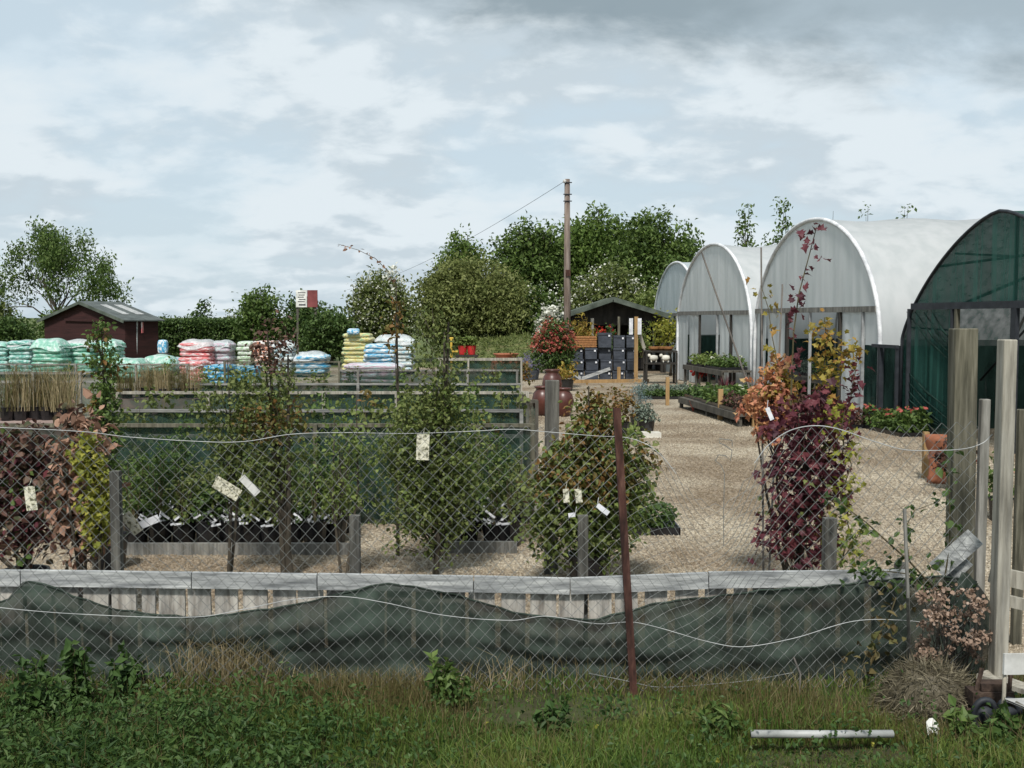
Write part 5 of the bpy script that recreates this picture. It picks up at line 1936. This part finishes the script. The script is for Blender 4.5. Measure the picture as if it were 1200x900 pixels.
# small things near (620-660, 540-600): stakes, terracotta, stones
c = gp(616, 600)
mb = MB()
mb.lathe([(0, 0), (.12, 0), (.15, .2), (.16, .2), (.16, .24), (.13, .24), (.12, .1)], (0, 0, 0), 16)
tag(mb.build('terracotta_pot', M['terracotta'], loc=gp(618, 585)), 'terracotta pot on the gravel left of the bronze tree', 'pot')
stake(634, 570, 622, .05, 'short orange stake left of the bronze tree base')
stake(647, 560, 620, .06, 'grey brown stake left of the bronze tree base', 'wood_green')
mb = MB()
mb.box((0, 0, .06), (.42, .2, .12))
tag(mb.build('paving_block', M['stonewhite'], loc=gp(626, 597)), 'pale block behind the stakes left of the bronze tree', 'paving block')
mb = MB()
mb.bar((-.3, 0, .18), (.35, 0, .18), .03, .07)
for sx_ in (-.28, .33):
    mb.box((sx_, 0, .07), (.04, .04, .14))
tag(mb.build('low_barrier', M['terracotta'], loc=gp(640, 606)), 'low orange wooden barrier behind the bronze tree', 'barrier')

# bedding and shelves right of the stake
sh = thing('display_shelf', 'dark two tier display shelf of ornaments beside the hut', 'shelf', Vector((xx(774, 32.2), 32.2, 0)))
for z in (.62, .98):
    mb = MB()
    mb.box((0, 0, z), (.95, .6, .05))
    mb.build('tier', M['wood_dark'], sh)
for sx_ in (-.45, .45):
    mb = MB()
    for sy_ in (-.26, .26):
        mb.box((sx_, sy_, .48), (.06, .06, .94))
    mb.build('leg', M['wood_dark'], sh)
for k in range(3):
    mb = MB()
    c = Vector((xx(766 + 8 * k, 32.2), 32.1 + .1 * (k % 2), 1.005))
    mb.lathe([(0, 0), (.10, 0), (.16, .06), (.17, .12), (.15, .12), (.13, .06), (0, .04)], (0, 0, 0), 14)
    tag(mb.build('wicker_bowl', M['wicker'], loc=c), '%s brown wicker bowl on the display shelf' % ('left', 'middle', 'right')[k], 'bowl')
for k, (x, z) in enumerate(((766, .645), (780, .645))):
    t = thing('stone_sheep', '%s white stone sheep on the lower tier of the display shelf' % ('left' if k == 0 else 'right'), 'ornament', Vector((xx(x, 32.0), 32.0, z)))
    mb = MB()
    mb.lathe([(0, .05), (.10, .06), (.14, .13), (.12, .21), (0, .24)], (0, 0, 0), 12)
    mb.lathe([(0, .17), (.05, .17), (.06, .22), (.04, .27), (0, .28)], (-.14, -.03, 0), 10)
    for sx_ in (-.07, .07):
        for sy_ in (-.05, .05):
            mb.box((sx_, sy_, .035), (.035, .035, .07))
    mb.build('body', M['stonewhite'], t, smooth=True)
bush_px('golden_bush', 'yellow green bush between the hut and the first tunnel', 777, 795, 372, 405, 36.5, M['lf_yellow'], .16, 500, cat='bush', nl=3, trunk=True, trunk_r=.04)

# slate planter stack
SY = 34.0
SLG = 'slate grey square planters in the stack'
def planter(x0, x1, y0, y1, Y, label):
    a, b = at(x0, y1, Y), at(x1, y0, Y)
    wd, hh = b.x - a.x, b.z - a.z
    zb = max(0, a.z)
    hh = b.z - zb
    t = thing('square_planter', label, 'planter', Vector(((a.x + b.x) / 2, Y, zb)), group=SLG)
    mb = MB()
    w2, w1 = wd / 2 * .97, wd / 2 * .90
    V = [(-w1, -w1, 0), (w1, -w1, 0), (w1, w1, 0), (-w1, w1, 0), (-w2, -w2, hh), (w2, -w2, hh), (w2, w2, hh), (-w2, w2, hh)]
    V += [(-w2 * .86, -w2 * .86, hh), (w2 * .86, -w2 * .86, hh), (w2 * .86, w2 * .86, hh), (-w2 * .86, w2 * .86, hh), (-w1 * .86, -w1 * .86, .05), (w1 * .86, -w1 * .86, .05), (w1 * .86, w1 * .86, .05), (-w1 * .86, w1 * .86, .05)]
    mb.add(V, [(3, 2, 1, 0), (0, 1, 5, 4), (1, 2, 6, 5), (2, 3, 7, 6), (3, 0, 4, 7), (4, 5, 9, 8), (5, 6, 10, 9), (6, 7, 11, 10), (7, 4, 8, 11), (8, 9, 13, 12), (9, 10, 14, 13), (10, 11, 15, 14), (11, 8, 12, 15), (12, 13, 14, 15)])
    mb.box((0, -w2 - .008, hh - .04), (wd * .99, .014, .05))
    body = mb.build('body', M['slate'], t)
    mb = MB()
    mb.box((w2 * .62, -w2 - .022, hh - .09), (.055, .006, .055))
    mb.build('price_sticker', M['label_white'], body)
    return t


rows = [
    (434, 447, [(668, 684), (685, 701), (702, 716), (717, 731), (732, 745)], 'bottom tier'),
    (421, 433.4, [(669, 684), (686, 701), (703, 717), (718, 733), (734, 747)], 'second tier'),
    (407.5, 420.6, [(672, 683), (685, 699.5), (701, 716), (718, 732), (734, 745)], 'third tier'),
    (393, 407, [(700, 716.5), (718, 732), (733.5, 743)], 'top tier'),
]
ordn = ['leftmost', 'second from the left', 'middle', 'second from the right', 'rightmost']
ordt = ['left', 'middle', 'right']
for y0, y1, cells, nm in rows:
    for i, (a, b) in enumerate(cells):
        od = (ordn if len(cells) == 5 else ordt)[i]
        planter(a, b, y0 - (3 if (nm == 'top tier' and i == 0) else 0), y1, SY + random.uniform(-.08, .12), 'slate grey square planter, %s in the %s of the stack' % (od, nm))
# sloping board in front of the planters
mb = MB()
mb.bar(at(668, 434, 32.9), at(681, 444, 32.9), .03, .1)
mb.bar(at(681, 444, 32.9), at(715, 432, 32.9), .03, .1)
tag(mb.build('bent_rail', M['rail_grey'], loc=gp(690, 448), world=True), 'bent grey rail leaning on the front of the planters', 'rail')
mb = MB()
mb.bar(gp(664, 449) + Vector((0, 0, .05)), gp(760, 448) + Vector((0, 0, .05)), .1, .1)
tag(mb.build('sleeper', M['wood_stake'], loc=gp(700, 449), world=True), 'long brown sleeper along the foot of the planter stack', 'sleeper')
# wicker hamper with bamboo standing on planters
t = thing('wicker_hamper', 'orange brown wicker hamper on the left of the planter stack', 'hamper', Vector((xx(684.5, SY), SY, zy(407, SY))))
mb = MB()
hh = zy(394, SY) - zy(407, SY)
mb.box((0, 0, hh / 2), (27 * SY / F, .45, hh))
for k in range(5):
    mb.box((0, 0, hh * (k + .5) / 5), (27 * SY / F + .03, .48, hh / 9))
mb.build('body', M['wicker'], t)
potted('bamboo', 'golden bamboo in a pot behind the wicker hamper', (xx(683, 35.3), 35.3, .6), 'lf_gold', 1.4, .45, 420, .2, shape='thin', pot=('pot_black', .25, .35))
potted('hut_plant', 'green leafy plant before the dark hut on the right', (xx(752, 35.6), 35.6, .3), 'lf_light', 1.5, .4, 240, .16, shape='thin', pot=('pot_black', .25, .35))
potted('hut_plant', 'red flowered plant in front of the dark hut', (xx(711, 35.6), 35.6, .6), 'lf_dark', 1.1, .35, 240, .12, pot=('pot_black', .22, .3), extra=('flower_red', .1, 60, .9))
stake(694, 373, 440, .1, 'grey batten upright left of the hut opening', 'wood_grey', Y=36.5)
stake(725, 371, 440, .08, 'grey green batten upright in the hut opening', 'wood_green', Y=36.8)

# ------------------------------------------------------------------ dark hut
HY = 38.5
hx0, hx1 = xx(655, HY), xx(780, HY)
ax = xx(717, HY)
ht = thing('open_hut', 'dark open fronted timber hut with shallow green felt roof', 'hut', Vector(((hx0 + hx1) / 2, HY + 1.5, 0)))
ez = zy(373, HY)
ezr = zy(371, HY)
az = zy(351, HY)
mb = MB()
mb.add([(hx0, HY + 3.5, 0), (hx1, HY + 3.5, 0), (hx1, HY + 3.5, ez), (ax, HY + 3.5, az - .1), (hx0, HY + 3.5, ez)], [(0, 1, 2, 3, 4)])
mb.build('back_wall', M['wood_dark'], ht, world=True)
for x in (hx0, hx1):
    mb = MB()
    mb.box((x, HY + 1.8, ez / 2 - .02), (.06, 3.4, ez - .04))
    mb.build('side_wall', M['wood_dark'], ht, world=True)
mb = MB()
mb.add([(hx0, HY + .25, ez - .25), (hx1, HY + .25, ez - .25), (hx1, HY + .25, ez), (ax, HY + .25, az - .08), (hx0, HY + .25, ez)], [(0, 1, 2, 3, 4)])
mb.build('gable', M['wood_dark'], ht, world=True)
for x in (hx0 + .1, ax, hx1 - .1):
    mb = MB()
    mb.box((x, HY + .2, (ez - .2) / 2), (.1, .1, ez - .2))
    mb.build('post', M['wood_dark'], ht, world=True)
mb = MB()
ox = .28
for (x0, z0_, x1, z1_) in ((hx0 - ox, ez - .08, ax, az), (ax, az, hx1 + ox, ezr - .06)):
    V = []
    for y in (HY - .35, HY + 3.8):
        V += [(x0, y, z0_), (x1, y, z1_), (x1, y, z1_ + .08), (x0, y, z0_ + .08)]
    mb.add(V, [(0, 1, 2, 3), (7, 6, 5, 4), (0, 4, 5, 1), (1, 5, 6, 2), (2, 6, 7, 3), (3, 7, 4, 0)])
htr = mb.build('roof', M['felt_green'], ht, world=True)
mb = MB()
for (x0, z0_, x1, z1_) in ((hx0 - ox, ez - .07, ax, az + .01), (ax, az + .01, hx1 + ox, ezr - .05)):
    mb.bar((x0, HY - .38, z0_), (x1, HY - .38, z1_), .03, .17)
mb.build('bargeboard', M['felt_green'], htr, world=True)

# telegraph pole
tp = thing('telegraph_pole', 'tall weathered telegraph pole in front of the dark hut', 'pole', gp(665, 443))
tY = tp.location.y
tz = zy(210, tY)
mb = MB()
mb.tube([(0, 0, 0), (-.02, 0, tz * .5), (-.03, 0, tz)], [.125, .11, .09], 12)
mb.build('shaft', M['bark_pole'], tp, smooth=True)
for z in (tz - .12, tz - .5, tz - .72):
    mb = MB()
    mb.tube([(-.16, -.1, z), (.12, -.1, z)], .018, 6)
    mb.build('step_bolt', M['metal_dark'], tp)
mb = MB()
mb.lathe([(0, 0), (.05, 0), (.06, .05), (.03, .1), (0, .1)], (-.12, -.1, tz - .12), 10)
mb.build('insulator', M['plastic_white'], tp)
mb = MB()
mb.box((.0, -.13, zy(320, tY)), (.16, .06, .2))
mb.build('junction_box', M['rust'], tp)
a = Vector((tp.location.x - .12, tY - .1, tz - .08))
b = at(405, 340, 75)
mb = MB()
P = []
for k in range(30):
    q = k / 29
    p = a.lerp(b, q)
    p.z -= 2.2 * q * (1 - q)
    P.append(p)
mb.tube(P, .007, 4)
tag(mb.build('overhead_cable', M['metal_dark'], loc=a, world=True), 'thin overhead cable running left from the telegraph pole', 'cable')

# ------------------------------------------------------------------ maroon shed
shc = Vector((xx(147, 44), 44, 0))
th = math.radians(28)
sd_ = thing('shed', 'maroon timber shed with grey felt roof at left', 'shed', shc)
gx = Vector((-math.cos(th), math.sin(th), 0))   # along the gable, to the left
sy_v = Vector((math.sin(th), math.cos(th), 0))   # back along the side
GW, SD = 4.9, 1.8
EZ, AZ = 1.88, 2.62


def sp_(a, b, z):
    return tuple(gx * a + sy_v * b + Vector((0, 0, z)))


mb = MB()
for b in (0, SD):
    mb.add([sp_(0, b, 0), sp_(GW, b, 0), sp_(GW, b, EZ), sp_(GW * .5, b, AZ), sp_(0, b, EZ)], [(0, 1, 2, 3, 4)])
for a in (0, GW):
    mb.add([sp_(a, 0, 0), sp_(a, SD, 0), sp_(a, SD, EZ), sp_(a, 0, EZ)], [(0, 1, 2, 3)])
mb.build('wall', M['maroon'], sd_)
mb = MB()
o_ = .18
for sgn in (0, 1):
    e = -o_ if sgn == 0 else GW + o_
    dz_ = o_ * (AZ - EZ) / (GW / 2)
    V = []
    for lift in (.02, .07):
        V += [sp_(e, -.2, EZ - dz_ + lift), sp_(GW / 2, -.2, AZ + lift), sp_(GW / 2, SD + .2, AZ + lift), sp_(e, SD + .2, EZ - dz_ + lift)]
    mb.add(V, [(0, 1, 2, 3), (7, 6, 5, 4), (0, 4, 5, 1), (1, 5, 6, 2), (2, 6, 7, 3), (3, 7, 4, 0)])
shr = mb.build('roof', M['felt'], sd_)
mb = MB()
for sgn in (0, 1):
    e = -o_ if sgn == 0 else GW + o_
    dz_ = o_ * (AZ - EZ) / (GW / 2)
    mb.bar(sp_(e, -.22, EZ - dz_), sp_(GW / 2, -.22, AZ), .03, .12)
mb.build('bargeboard', M['felt_green'], shr)
mb = MB()
mb.bar(sp_(GW * .25, -.05, EZ - .02), sp_(GW * .72, -.05, EZ + .02), .06, .1)
mb.build('hatch_rail', M['maroon'], sd_)
mb = MB()
mb.bar(sp_(.05, SD * .35, 0), sp_(-.03, SD * .35, EZ), .04, .06)
mb.build('downpipe', M['rail_grey'], sd_)
mb = MB()
mb.bar(sp_(-.03, SD * .5, 1.35), sp_(-.03, SD * .5, 1.8), .03, .2)
mb.build('red_notice', M['bag_pink'], sd_)
mb = MB()
for q in ((.25, .2), (.65, .65)):
    mb.add([sp_(GW * .12, SD * q[0], 0), sp_(GW * .4, SD * q[0], 0), sp_(GW * .4, SD * (q[1] + .25), 0), sp_(GW * .12, SD * (q[1] + .25), 0)], [(0, 1, 2, 3)])
V = np.concatenate(mb.vs)
dirs = Vector((0, 0, 1))
for i in range(len(V)):
    p = Vector(V[i])
    al = p.dot(gx)
    V[i][2] = EZ + (AZ - EZ) * al / (GW / 2) + .08
mb.vs = [V]
mb.build('roof_patch', M['rail_grey'], shr)

# ------------------------------------------------------------------ pallets of compost bags
def bagmesh():
    mb = MB()

    def f(u, v):
        a = 2 * math.pi * u
        ph_ = math.pi * (v - .5)
        cx_2 = math.copysign(abs(math.cos(a)) ** .22, math.cos(a))
        sy_2 = math.copysign(abs(math.sin(a)) ** .22, math.sin(a))
        c = max(0.0, math.cos(ph_)) ** .28 * (1 - .03 * math.cos(3 * a) * math.cos(2 * a))
        return (.5 * cx_2 * c, .5 * sy_2 * c, .5 + .55 * math.copysign(abs(math.sin(ph_)) ** .9, math.sin(ph_)))
    mb.grid(f, 24, 8)
    return mb


def stack(x0, x1, ytop, Y, mat, label, dep=1.0, film=None, layers=None, dome=.0, rz=0.0, z0=.12):
    a, b = xx(x0, Y), xx(x1, Y)
    wd = b - a
    H = zy(ytop, Y)
    t = thing('bag_pallet', label, 'pallet', Vector(((a + b) / 2, Y, 0)), rz)
    mb = MB()
    for k in range(5):
        mb.box((0, -dep / 2 + .06 + (dep - .12) * k / 4, .10), (wd, .09, .022))
    for k in (-1, 0, 1):
        mb.box((k * (wd / 2 - .06), 0, .045), (.09, dep, .088))
    mb.build('pallet_base', M['wood_bench'], t)
    hh = H - z0 - dome
    nl = layers or max(2, int(round(hh / .145)))
    src = None
    for k in range(nl):
        if src is None:
            src = bagmesh().build('bag', M[mat], t, smooth=True)
            o = src
        else:
            o = src.copy()
            COL.objects.link(o)
            o.parent = t
        o.scale = (wd * random.uniform(.97, 1.05), dep * random.uniform(.92, 1.02), hh / nl * random.uniform(1.06, 1.2))
        o.location = (random.uniform(-.04, .04), random.uniform(-.03, .03), z0 + k * hh / nl)
        o.rotation_euler = (random.uniform(-.02, .02), random.uniform(-.035, .035), random.uniform(-.06, .06) + (math.pi if k % 2 else 0))
    if film:
        mb = MB()

        def f(u, v):
            x, y = (u - .5) * 2, (v - .5) * 2
            e = max(abs(x), abs(y))
            z = H - dome - .05 + (dome + .08) * (1 - e ** 4) + .03 * math.sin(u * 7 + len(label)) * math.sin(v * 6 + len(label))
            if e > .8:
                z -= (e - .8) * (.5 + .3 * math.sin(u * 5 + v * 4 + len(label)))
            return (x * wd * (.515 - .03 * (1 - e)), y * dep * (.515 - .03 * (1 - e)), z)
        mb.grid(f, 16, 16)
        mb.build('shrink_film', M[film], t, smooth=True)
    return t


stack(-14, 15, 402, 36, 'bag_teal', 'teal bag stack cut off by the left edge', film='film_green')
stack(16.5, 43, 400, 36, 'bag_teal', 'pale teal bag stack second from the left edge', film='film')
stack(43, 77, 398, 35, 'bag_green', 'green bag stack with domed wrapped top below the shed corner', film='film_green', dome=.16)
stack(79, 112, 399, 36, 'bag_green', 'green bag stack with white film in front of the shed', film='film', dome=.1)
stack(119, 142, 399, 36.5, 'bag_green', 'green bag stack under the shed gable, behind the leafy column', film='film_green', dome=.08)
stack(134, 170, 421, 33, 'bag_green', 'low green bag stack in front of the shed', film='film_green', dome=.1)
stack(170, 206, 417, 37, 'bag_green', 'low green bag heap beside the shed wall', film='film_green', dome=.22)
stack(203, 216, 420, 38, 'bag_sky', 'low pale blue bags beside the pink stack', film='film')
stack(214, 251, 399, 35, 'bag_pink', 'pink bag stack with white film on top', film='film', dome=.08)
stack(252, 273, 400, 35.6, 'bag_pale', 'pale mauve and teal bag stack right of the pink one', film='film', dome=.08)
stack(222, 242, 424, 31.5, 'bag_pink', 'lower pink bag stack in front of the tall pink one', film='film')
stack(243, 273, 428, 30, 'bag_blue', 'bright blue bag stack in front of the pink stacks', film=None)
stack(276, 303, 430, 30.5, 'bag_blue', 'darker blue bag stack right of the bright blue one')
stack(281, 298, 401, 36, 'bag_lime', 'pale green and white bag stack behind the saplings')
stack(300, 319, 400, 36, 'bag_orange', 'orange and white bag stack behind the purple tipped tree')
stack(321, 346, 400, 36.4, 'bag_white', 'white and blue bag stack right of the orange one', film='film', dome=.1)
stack(347, 384, 413, 36, 'bag_sky', 'low blue and white bag stack right of the white one', film='film', dome=.1)
stack(404, 437, 391, 37, 'bag_yellow', 'pale yellow bag stack with a blue bag on top')
stack(428, 463, 404, 35, 'bag_sky', 'blue and white bag stack in front of the yellow one')
stack(441, 485, 393, 38, 'bag_white', 'white and blue wrapped bag stack beside the yellow one', film='film', dome=.12)
stack(404, 470, 427, 31, 'bag_pale', 'low mauve bag row in front of the yellow stack')
o = bagmesh().build('bag', M['bag_sky'], loc=Vector((xx(416, 36.9), 36.6, zy(391, 37))), smooth=True)
o.scale = (.42, .6, .16)
o.rotation_euler = (.1, 0, .1)
tag(o, 'single blue bag lying on top of the yellow stack', 'bag')
o = bagmesh().build('bag', M['bag_sky'], loc=Vector((xx(191, 41), 41, .05)), smooth=True)
o.scale = (.36, .25, .5)
o.location.z = zy(414, 41)
o2 = MB()
o2.box((0, 0, zy(414, 41) / 2), (.4, .4, zy(414, 41)))
tag(o2.build('crate', M['wood_bench'], loc=Vector((xx(191, 41), 41.05, 0))), 'wooden crate under the blue sack beside the shed', 'crate')
tag(o, 'upright pale blue sack beside the right shed wall', 'sack')

# ------------------------------------------------------------------ sign board over the hedge
sgY = 46.0
sg = thing('sign_board', 'white and dark red notice board standing above the hedge', 'sign', Vector((xx(359, sgY), sgY, 0)))
for (x0, x1, mt) in ((347, 359.6, 'paper'), (360.4, 372, 'signred')):
    a, b = at(x0, 360, sgY), at(x1, 340, sgY)
    mb = MB()
    mb.box(((a.x + b.x) / 2, sgY, (a.z + b.z) / 2), (b.x - a.x, .05, b.z - a.z))
    sgq = mb.build('panel', M[mt], sg, world=True)
    sgp = sgq if mt == 'paper' else sgp
mb = MB()
for k in range(5):
    a = at(349 + (k % 2), 343 + 2.6 * k, sgY - .03)
    b = at(358 - (k * 37 % 3), 343 + 2.6 * k, sgY - .03)
    mb.bar(a, b, .004, .03)
a, b = at(350, 357.2, sgY - .03), at(358, 357.2, sgY - .03)
mb.bar(a, b, .004, .06)
mb.build('lettering', M['ink'], sgp, world=True)
for x in (349, 370):
    mb = MB()
    mb.box((xx(x, sgY), sgY + .06, zy(342, sgY) / 2), (.09, .06, zy(342, sgY)))
    mb.build('post', M['wood_bench'], sg, world=True)

# ------------------------------------------------------------------ trees and hedges behind
BGT = 'trees behind the nursery'
# open branching tree behind the shed
tb = Vector((xx(69, 58), 58, 0))
t = thing('ash_tree', 'open crowned tree with visible branches behind the shed', 'tree', tb)
mb = MB()
tips = []
random.seed(21)
mb.tube([(0, 0, 0), (.05, 0, .9), (0, 0, 1.7)], [.24, .19, .17], 8)
for k in range(13):
    a = 2 * math.pi * k / 13 * 2.0 + random.uniform(-.2, .2)
    e = (.18, .55, 1.0, 1.9)[k % 4] + random.uniform(-.08, .12)
    limb(mb, (0, 0, 1.25 + .07 * k), (math.cos(a), math.sin(a), e), 1.55, .06, 3, tips, .58, (2, 3), 5, .10, lf=.74)
mb.build('trunk', M['bark'], t)
mb = MB()
TP = np.array([tuple(p) for p in tips])
P = (TP[:, None, :] + np.clip(RG.normal(size=(len(TP), 17, 3)), -1.6, 1.6) * .27).reshape(-1, 3)
mb.leaves(P, .17, 'rhomb', 0)
mb.build('crown', M['lf_mid'], t)
t.scale = (.90, .90, 1.16)
random.seed(5)

bush_px('hedgerow_tree', 'tall dark green tree directly left of the telegraph pole', 570, 668, 259, 400, 58, M['lf_belt'], .24, 20400, group=BGT, cat='tree', clump=.7, shell=.3, nl=8, sprigs=26)
bush_px('hedgerow_tree', 'highest dark green tree right of the telegraph pole', 640, 762, 244, 400, 60, M['lf_belt2'], .24, 25200, group=BGT, cat='tree', clump=.7, shell=.3, nl=8, sprigs=26)
bush_px('hedgerow_tree', 'broad dark green tree left of the farthest tunnel', 705, 820, 251, 400, 58, M['lf_belt'], .24, 22800, group=BGT, cat='tree', clump=.7, shell=.3, nl=8, sprigs=26)
bush_px('hedgerow_tree', 'narrow tree top behind the farthest tunnel', 785, 822, 258, 400, 62, M['lf_mid'], .24, 4500, group=BGT, cat='tree', clump=.6, shell=.2)
bush_px('hedgerow_tree', 'lighter green tree top above the olive willow', 513, 568, 270, 330, 60, M['lf_belt2'], .22, 2600, group=BGT, cat='tree', clump=.5, shell=.1, sprigs=12)
bush_px('willow', 'big rounded olive willow bush above the grass bank', 478, 626, 301, 412, 50, M['lf_willow'], .17, 34000, cat='bush', clump=.5, shell=.5, per=18, nl=9, sprigs=14)
bush_px('shrub', 'dark undergrowth between the willow and the telegraph pole', 585, 668, 330, 408, 51, M['lf_belt'], .2, 9000, cat='bush', clump=.5, shell=.4, extra=[(M['blossom'], .085, 800, .7, 20)])
bush_px('hawthorn', 'white flowering hawthorn just right of the telegraph pole', 662, 770, 312, 390, 50, M['lf_olive'], .19, 11000, cat='tree', clump=.5, shell=.4, extra=[(M['blossom'], .085, 1900, .6, 18)])
bush_px('hawthorn', 'pale flowering hawthorn left of the willow', 398, 492, 320, 412, 47, M['lf_olive'], .18, 11000, cat='tree', clump=.5, shell=.4, extra=[(M['blossom'], .075, 2600, .6, 16)])
bush_px('hawthorn', 'white spray hawthorn at the foot of the farthest tunnel', 768, 800, 300, 395, 54, M['lf_mid'], 0.19, 1980, cat='tree', clump=.5, shell=.3, extra=[(M['blossom'], .09, 260, .6, 16)])
bush_px('shrub', 'bright green bush above the hut roof at right', 736, 796, 338, 400, 47, M['lf_light'], 0.19, 2860, cat='bush', clump=.5, shell=.4)
bush_px('viburnum', 'snow white flowering shrub at the left of the hut', 628, 662, 359, 425, 38, M['lf_dark'], .14, 700, cat='bush', clump=.3, shell=.4, extra=[(M['blossom'], .10, 2600, .25, 14)])
# hedge
hxa, hxb = xx(176, 50), xx(292, 50)
t = thing('hedge', 'clipped dark green hedge right of the shed', 'hedge', Vector(((hxa + hxb) / 2, 50, 0)))
mb = MB()
ztop = zy(378, 50)
P = RG.uniform(0, 1, (15000, 3)) * np.array([hxb - hxa, 1.4, 1.0]) + np.array([hxa, 49.3, 0])
P[:, 2] = np.where(RG.uniform(0, 1, 15000) < .35, ztop + RG.normal(0, .12, 15000) - .05, P[:, 2] * ztop)
mb.leaves(P, .14, 'rhomb', 0)
mb.build('foliage', M['lf_dark'], t, world=True)
mb = MB()
for k in range(14):
    x = hxa + (hxb - hxa) * (k + .5) / 14
    mb.tube([(x, 50, 0), (x + .1, 50, ztop * .8)], [.05, .02], 5)
mb.build('stems', M['bark'], t, world=True)
bush_px('hedgerow_bush', 'mid green bush rising left of the notice board', 276, 334, 338, 415, 48, M['lf_mid'], 0.18, 4400, cat='bush', clump=.45, shell=.3, sprigs=8)
bush_px('hedgerow_bush', 'dark bush under the notice board', 325, 385, 346, 415, 49, M['lf_dark'], 0.18, 4840, cat='bush', clump=.45, shell=.4, sprigs=8)
bush_px('hedgerow_bush', 'dense dark bush right of the notice board', 352, 418, 361, 418, 45, M['lf_dark'], 0.16, 6160, cat='bush', clump=.4, shell=.5)
bush_px('hedgerow_bush', 'dark bush at the left edge beside the shed', -30, 48, 372, 415, 52, M['lf_dark'], 0.19, 5720, cat='bush', clump=.5, shell=.4)
bush_px('hedgerow_bush', 'grey green bush at the extreme left edge of the picture', -40, 26, 346, 410, 56, M['lf_olive'], 0.18, 1980, cat='bush', clump=.5, shell=.2)
bush_px('hedgerow_bush', 'bush between the tree and the shed roof', 44, 100, 362, 410, 55, M['lf_mid'], 0.18, 3300, cat='bush', clump=.5, shell=.4)
bush_px('hedge_sapling', 'small sapling standing up out of the hedge', 226, 251, 343, 400, 51, M['lf_dark'], .20, 240, cat='tree', clump=.3, shell=.1, nl=4, trunk_r=.05)
bush_px('hedge_sapling', 'bare topped sapling right of the hedge', 262, 278, 355, 400, 51, M['lf_olive'], .16, 90, cat='tree', clump=.3, shell=.1, nl=3, trunk_r=.04)
bush_px('hedge_sapling', 'leafy sapling top above the mid green bush', 283, 310, 333, 400, 50, M['lf_mid'], .2, 330, cat='tree', clump=.3, shell=.1, nl=4, trunk_r=.05)
# poplar tops behind the tunnels
def poplar(label, x, y0, wpx, Y, n, ls=.3, mat='lf_mid'):
    b = Vector((xx(x, Y), Y, 0))
    zt_ = zy(y0, Y)
    wd = wpx * Y / F / 2
    lob = [((b.x + random.uniform(-.3, .3) * wd, Y, zt_ - .15 * k * (zt_ - 2) - .35), (wd * (.35 + .22 * k), wd * (.35 + .22 * k), .6)) for k in range(5)]
    return tree('poplar', label, b, lob, M[mat], ls, n, trunk_r=.1, clump=.4, per=8, shell=.1)


poplar('poplar top between the two white tunnel arches', 872, 243, 38, 62, 1000, .24)
poplar('poplar top partly behind the left shoulder of the largest tunnel', 914, 239, 46, 64, 1400, .24)
poplar('small sparse tree top left above the largest tunnel roof', 1016, 243, 22, 64, 220, .24)
poplar('small sparse tree top right above the largest tunnel roof', 1056, 241, 26, 64, 320, .24)
poplar('faint sparse twigs above the ridge of the largest tunnel', 972, 247, 34, 66, 150, .2)
# bank weeds
mb = MB()
nb = 3000
U = RG.uniform(0, 1, nb)
Vv = RG.uniform(0, .6, nb)
P = np.array([bankf(u, v) for u, v in zip(U, Vv)])
P[:, 2] += .04
mb.leaves(P, .2, 'thin', 0, up=-.2)
tag(mb.build('bank_tufts', M['lf_olive']), 'rough grass tufts on the bank below the willow', 'grass', kind='stuff')
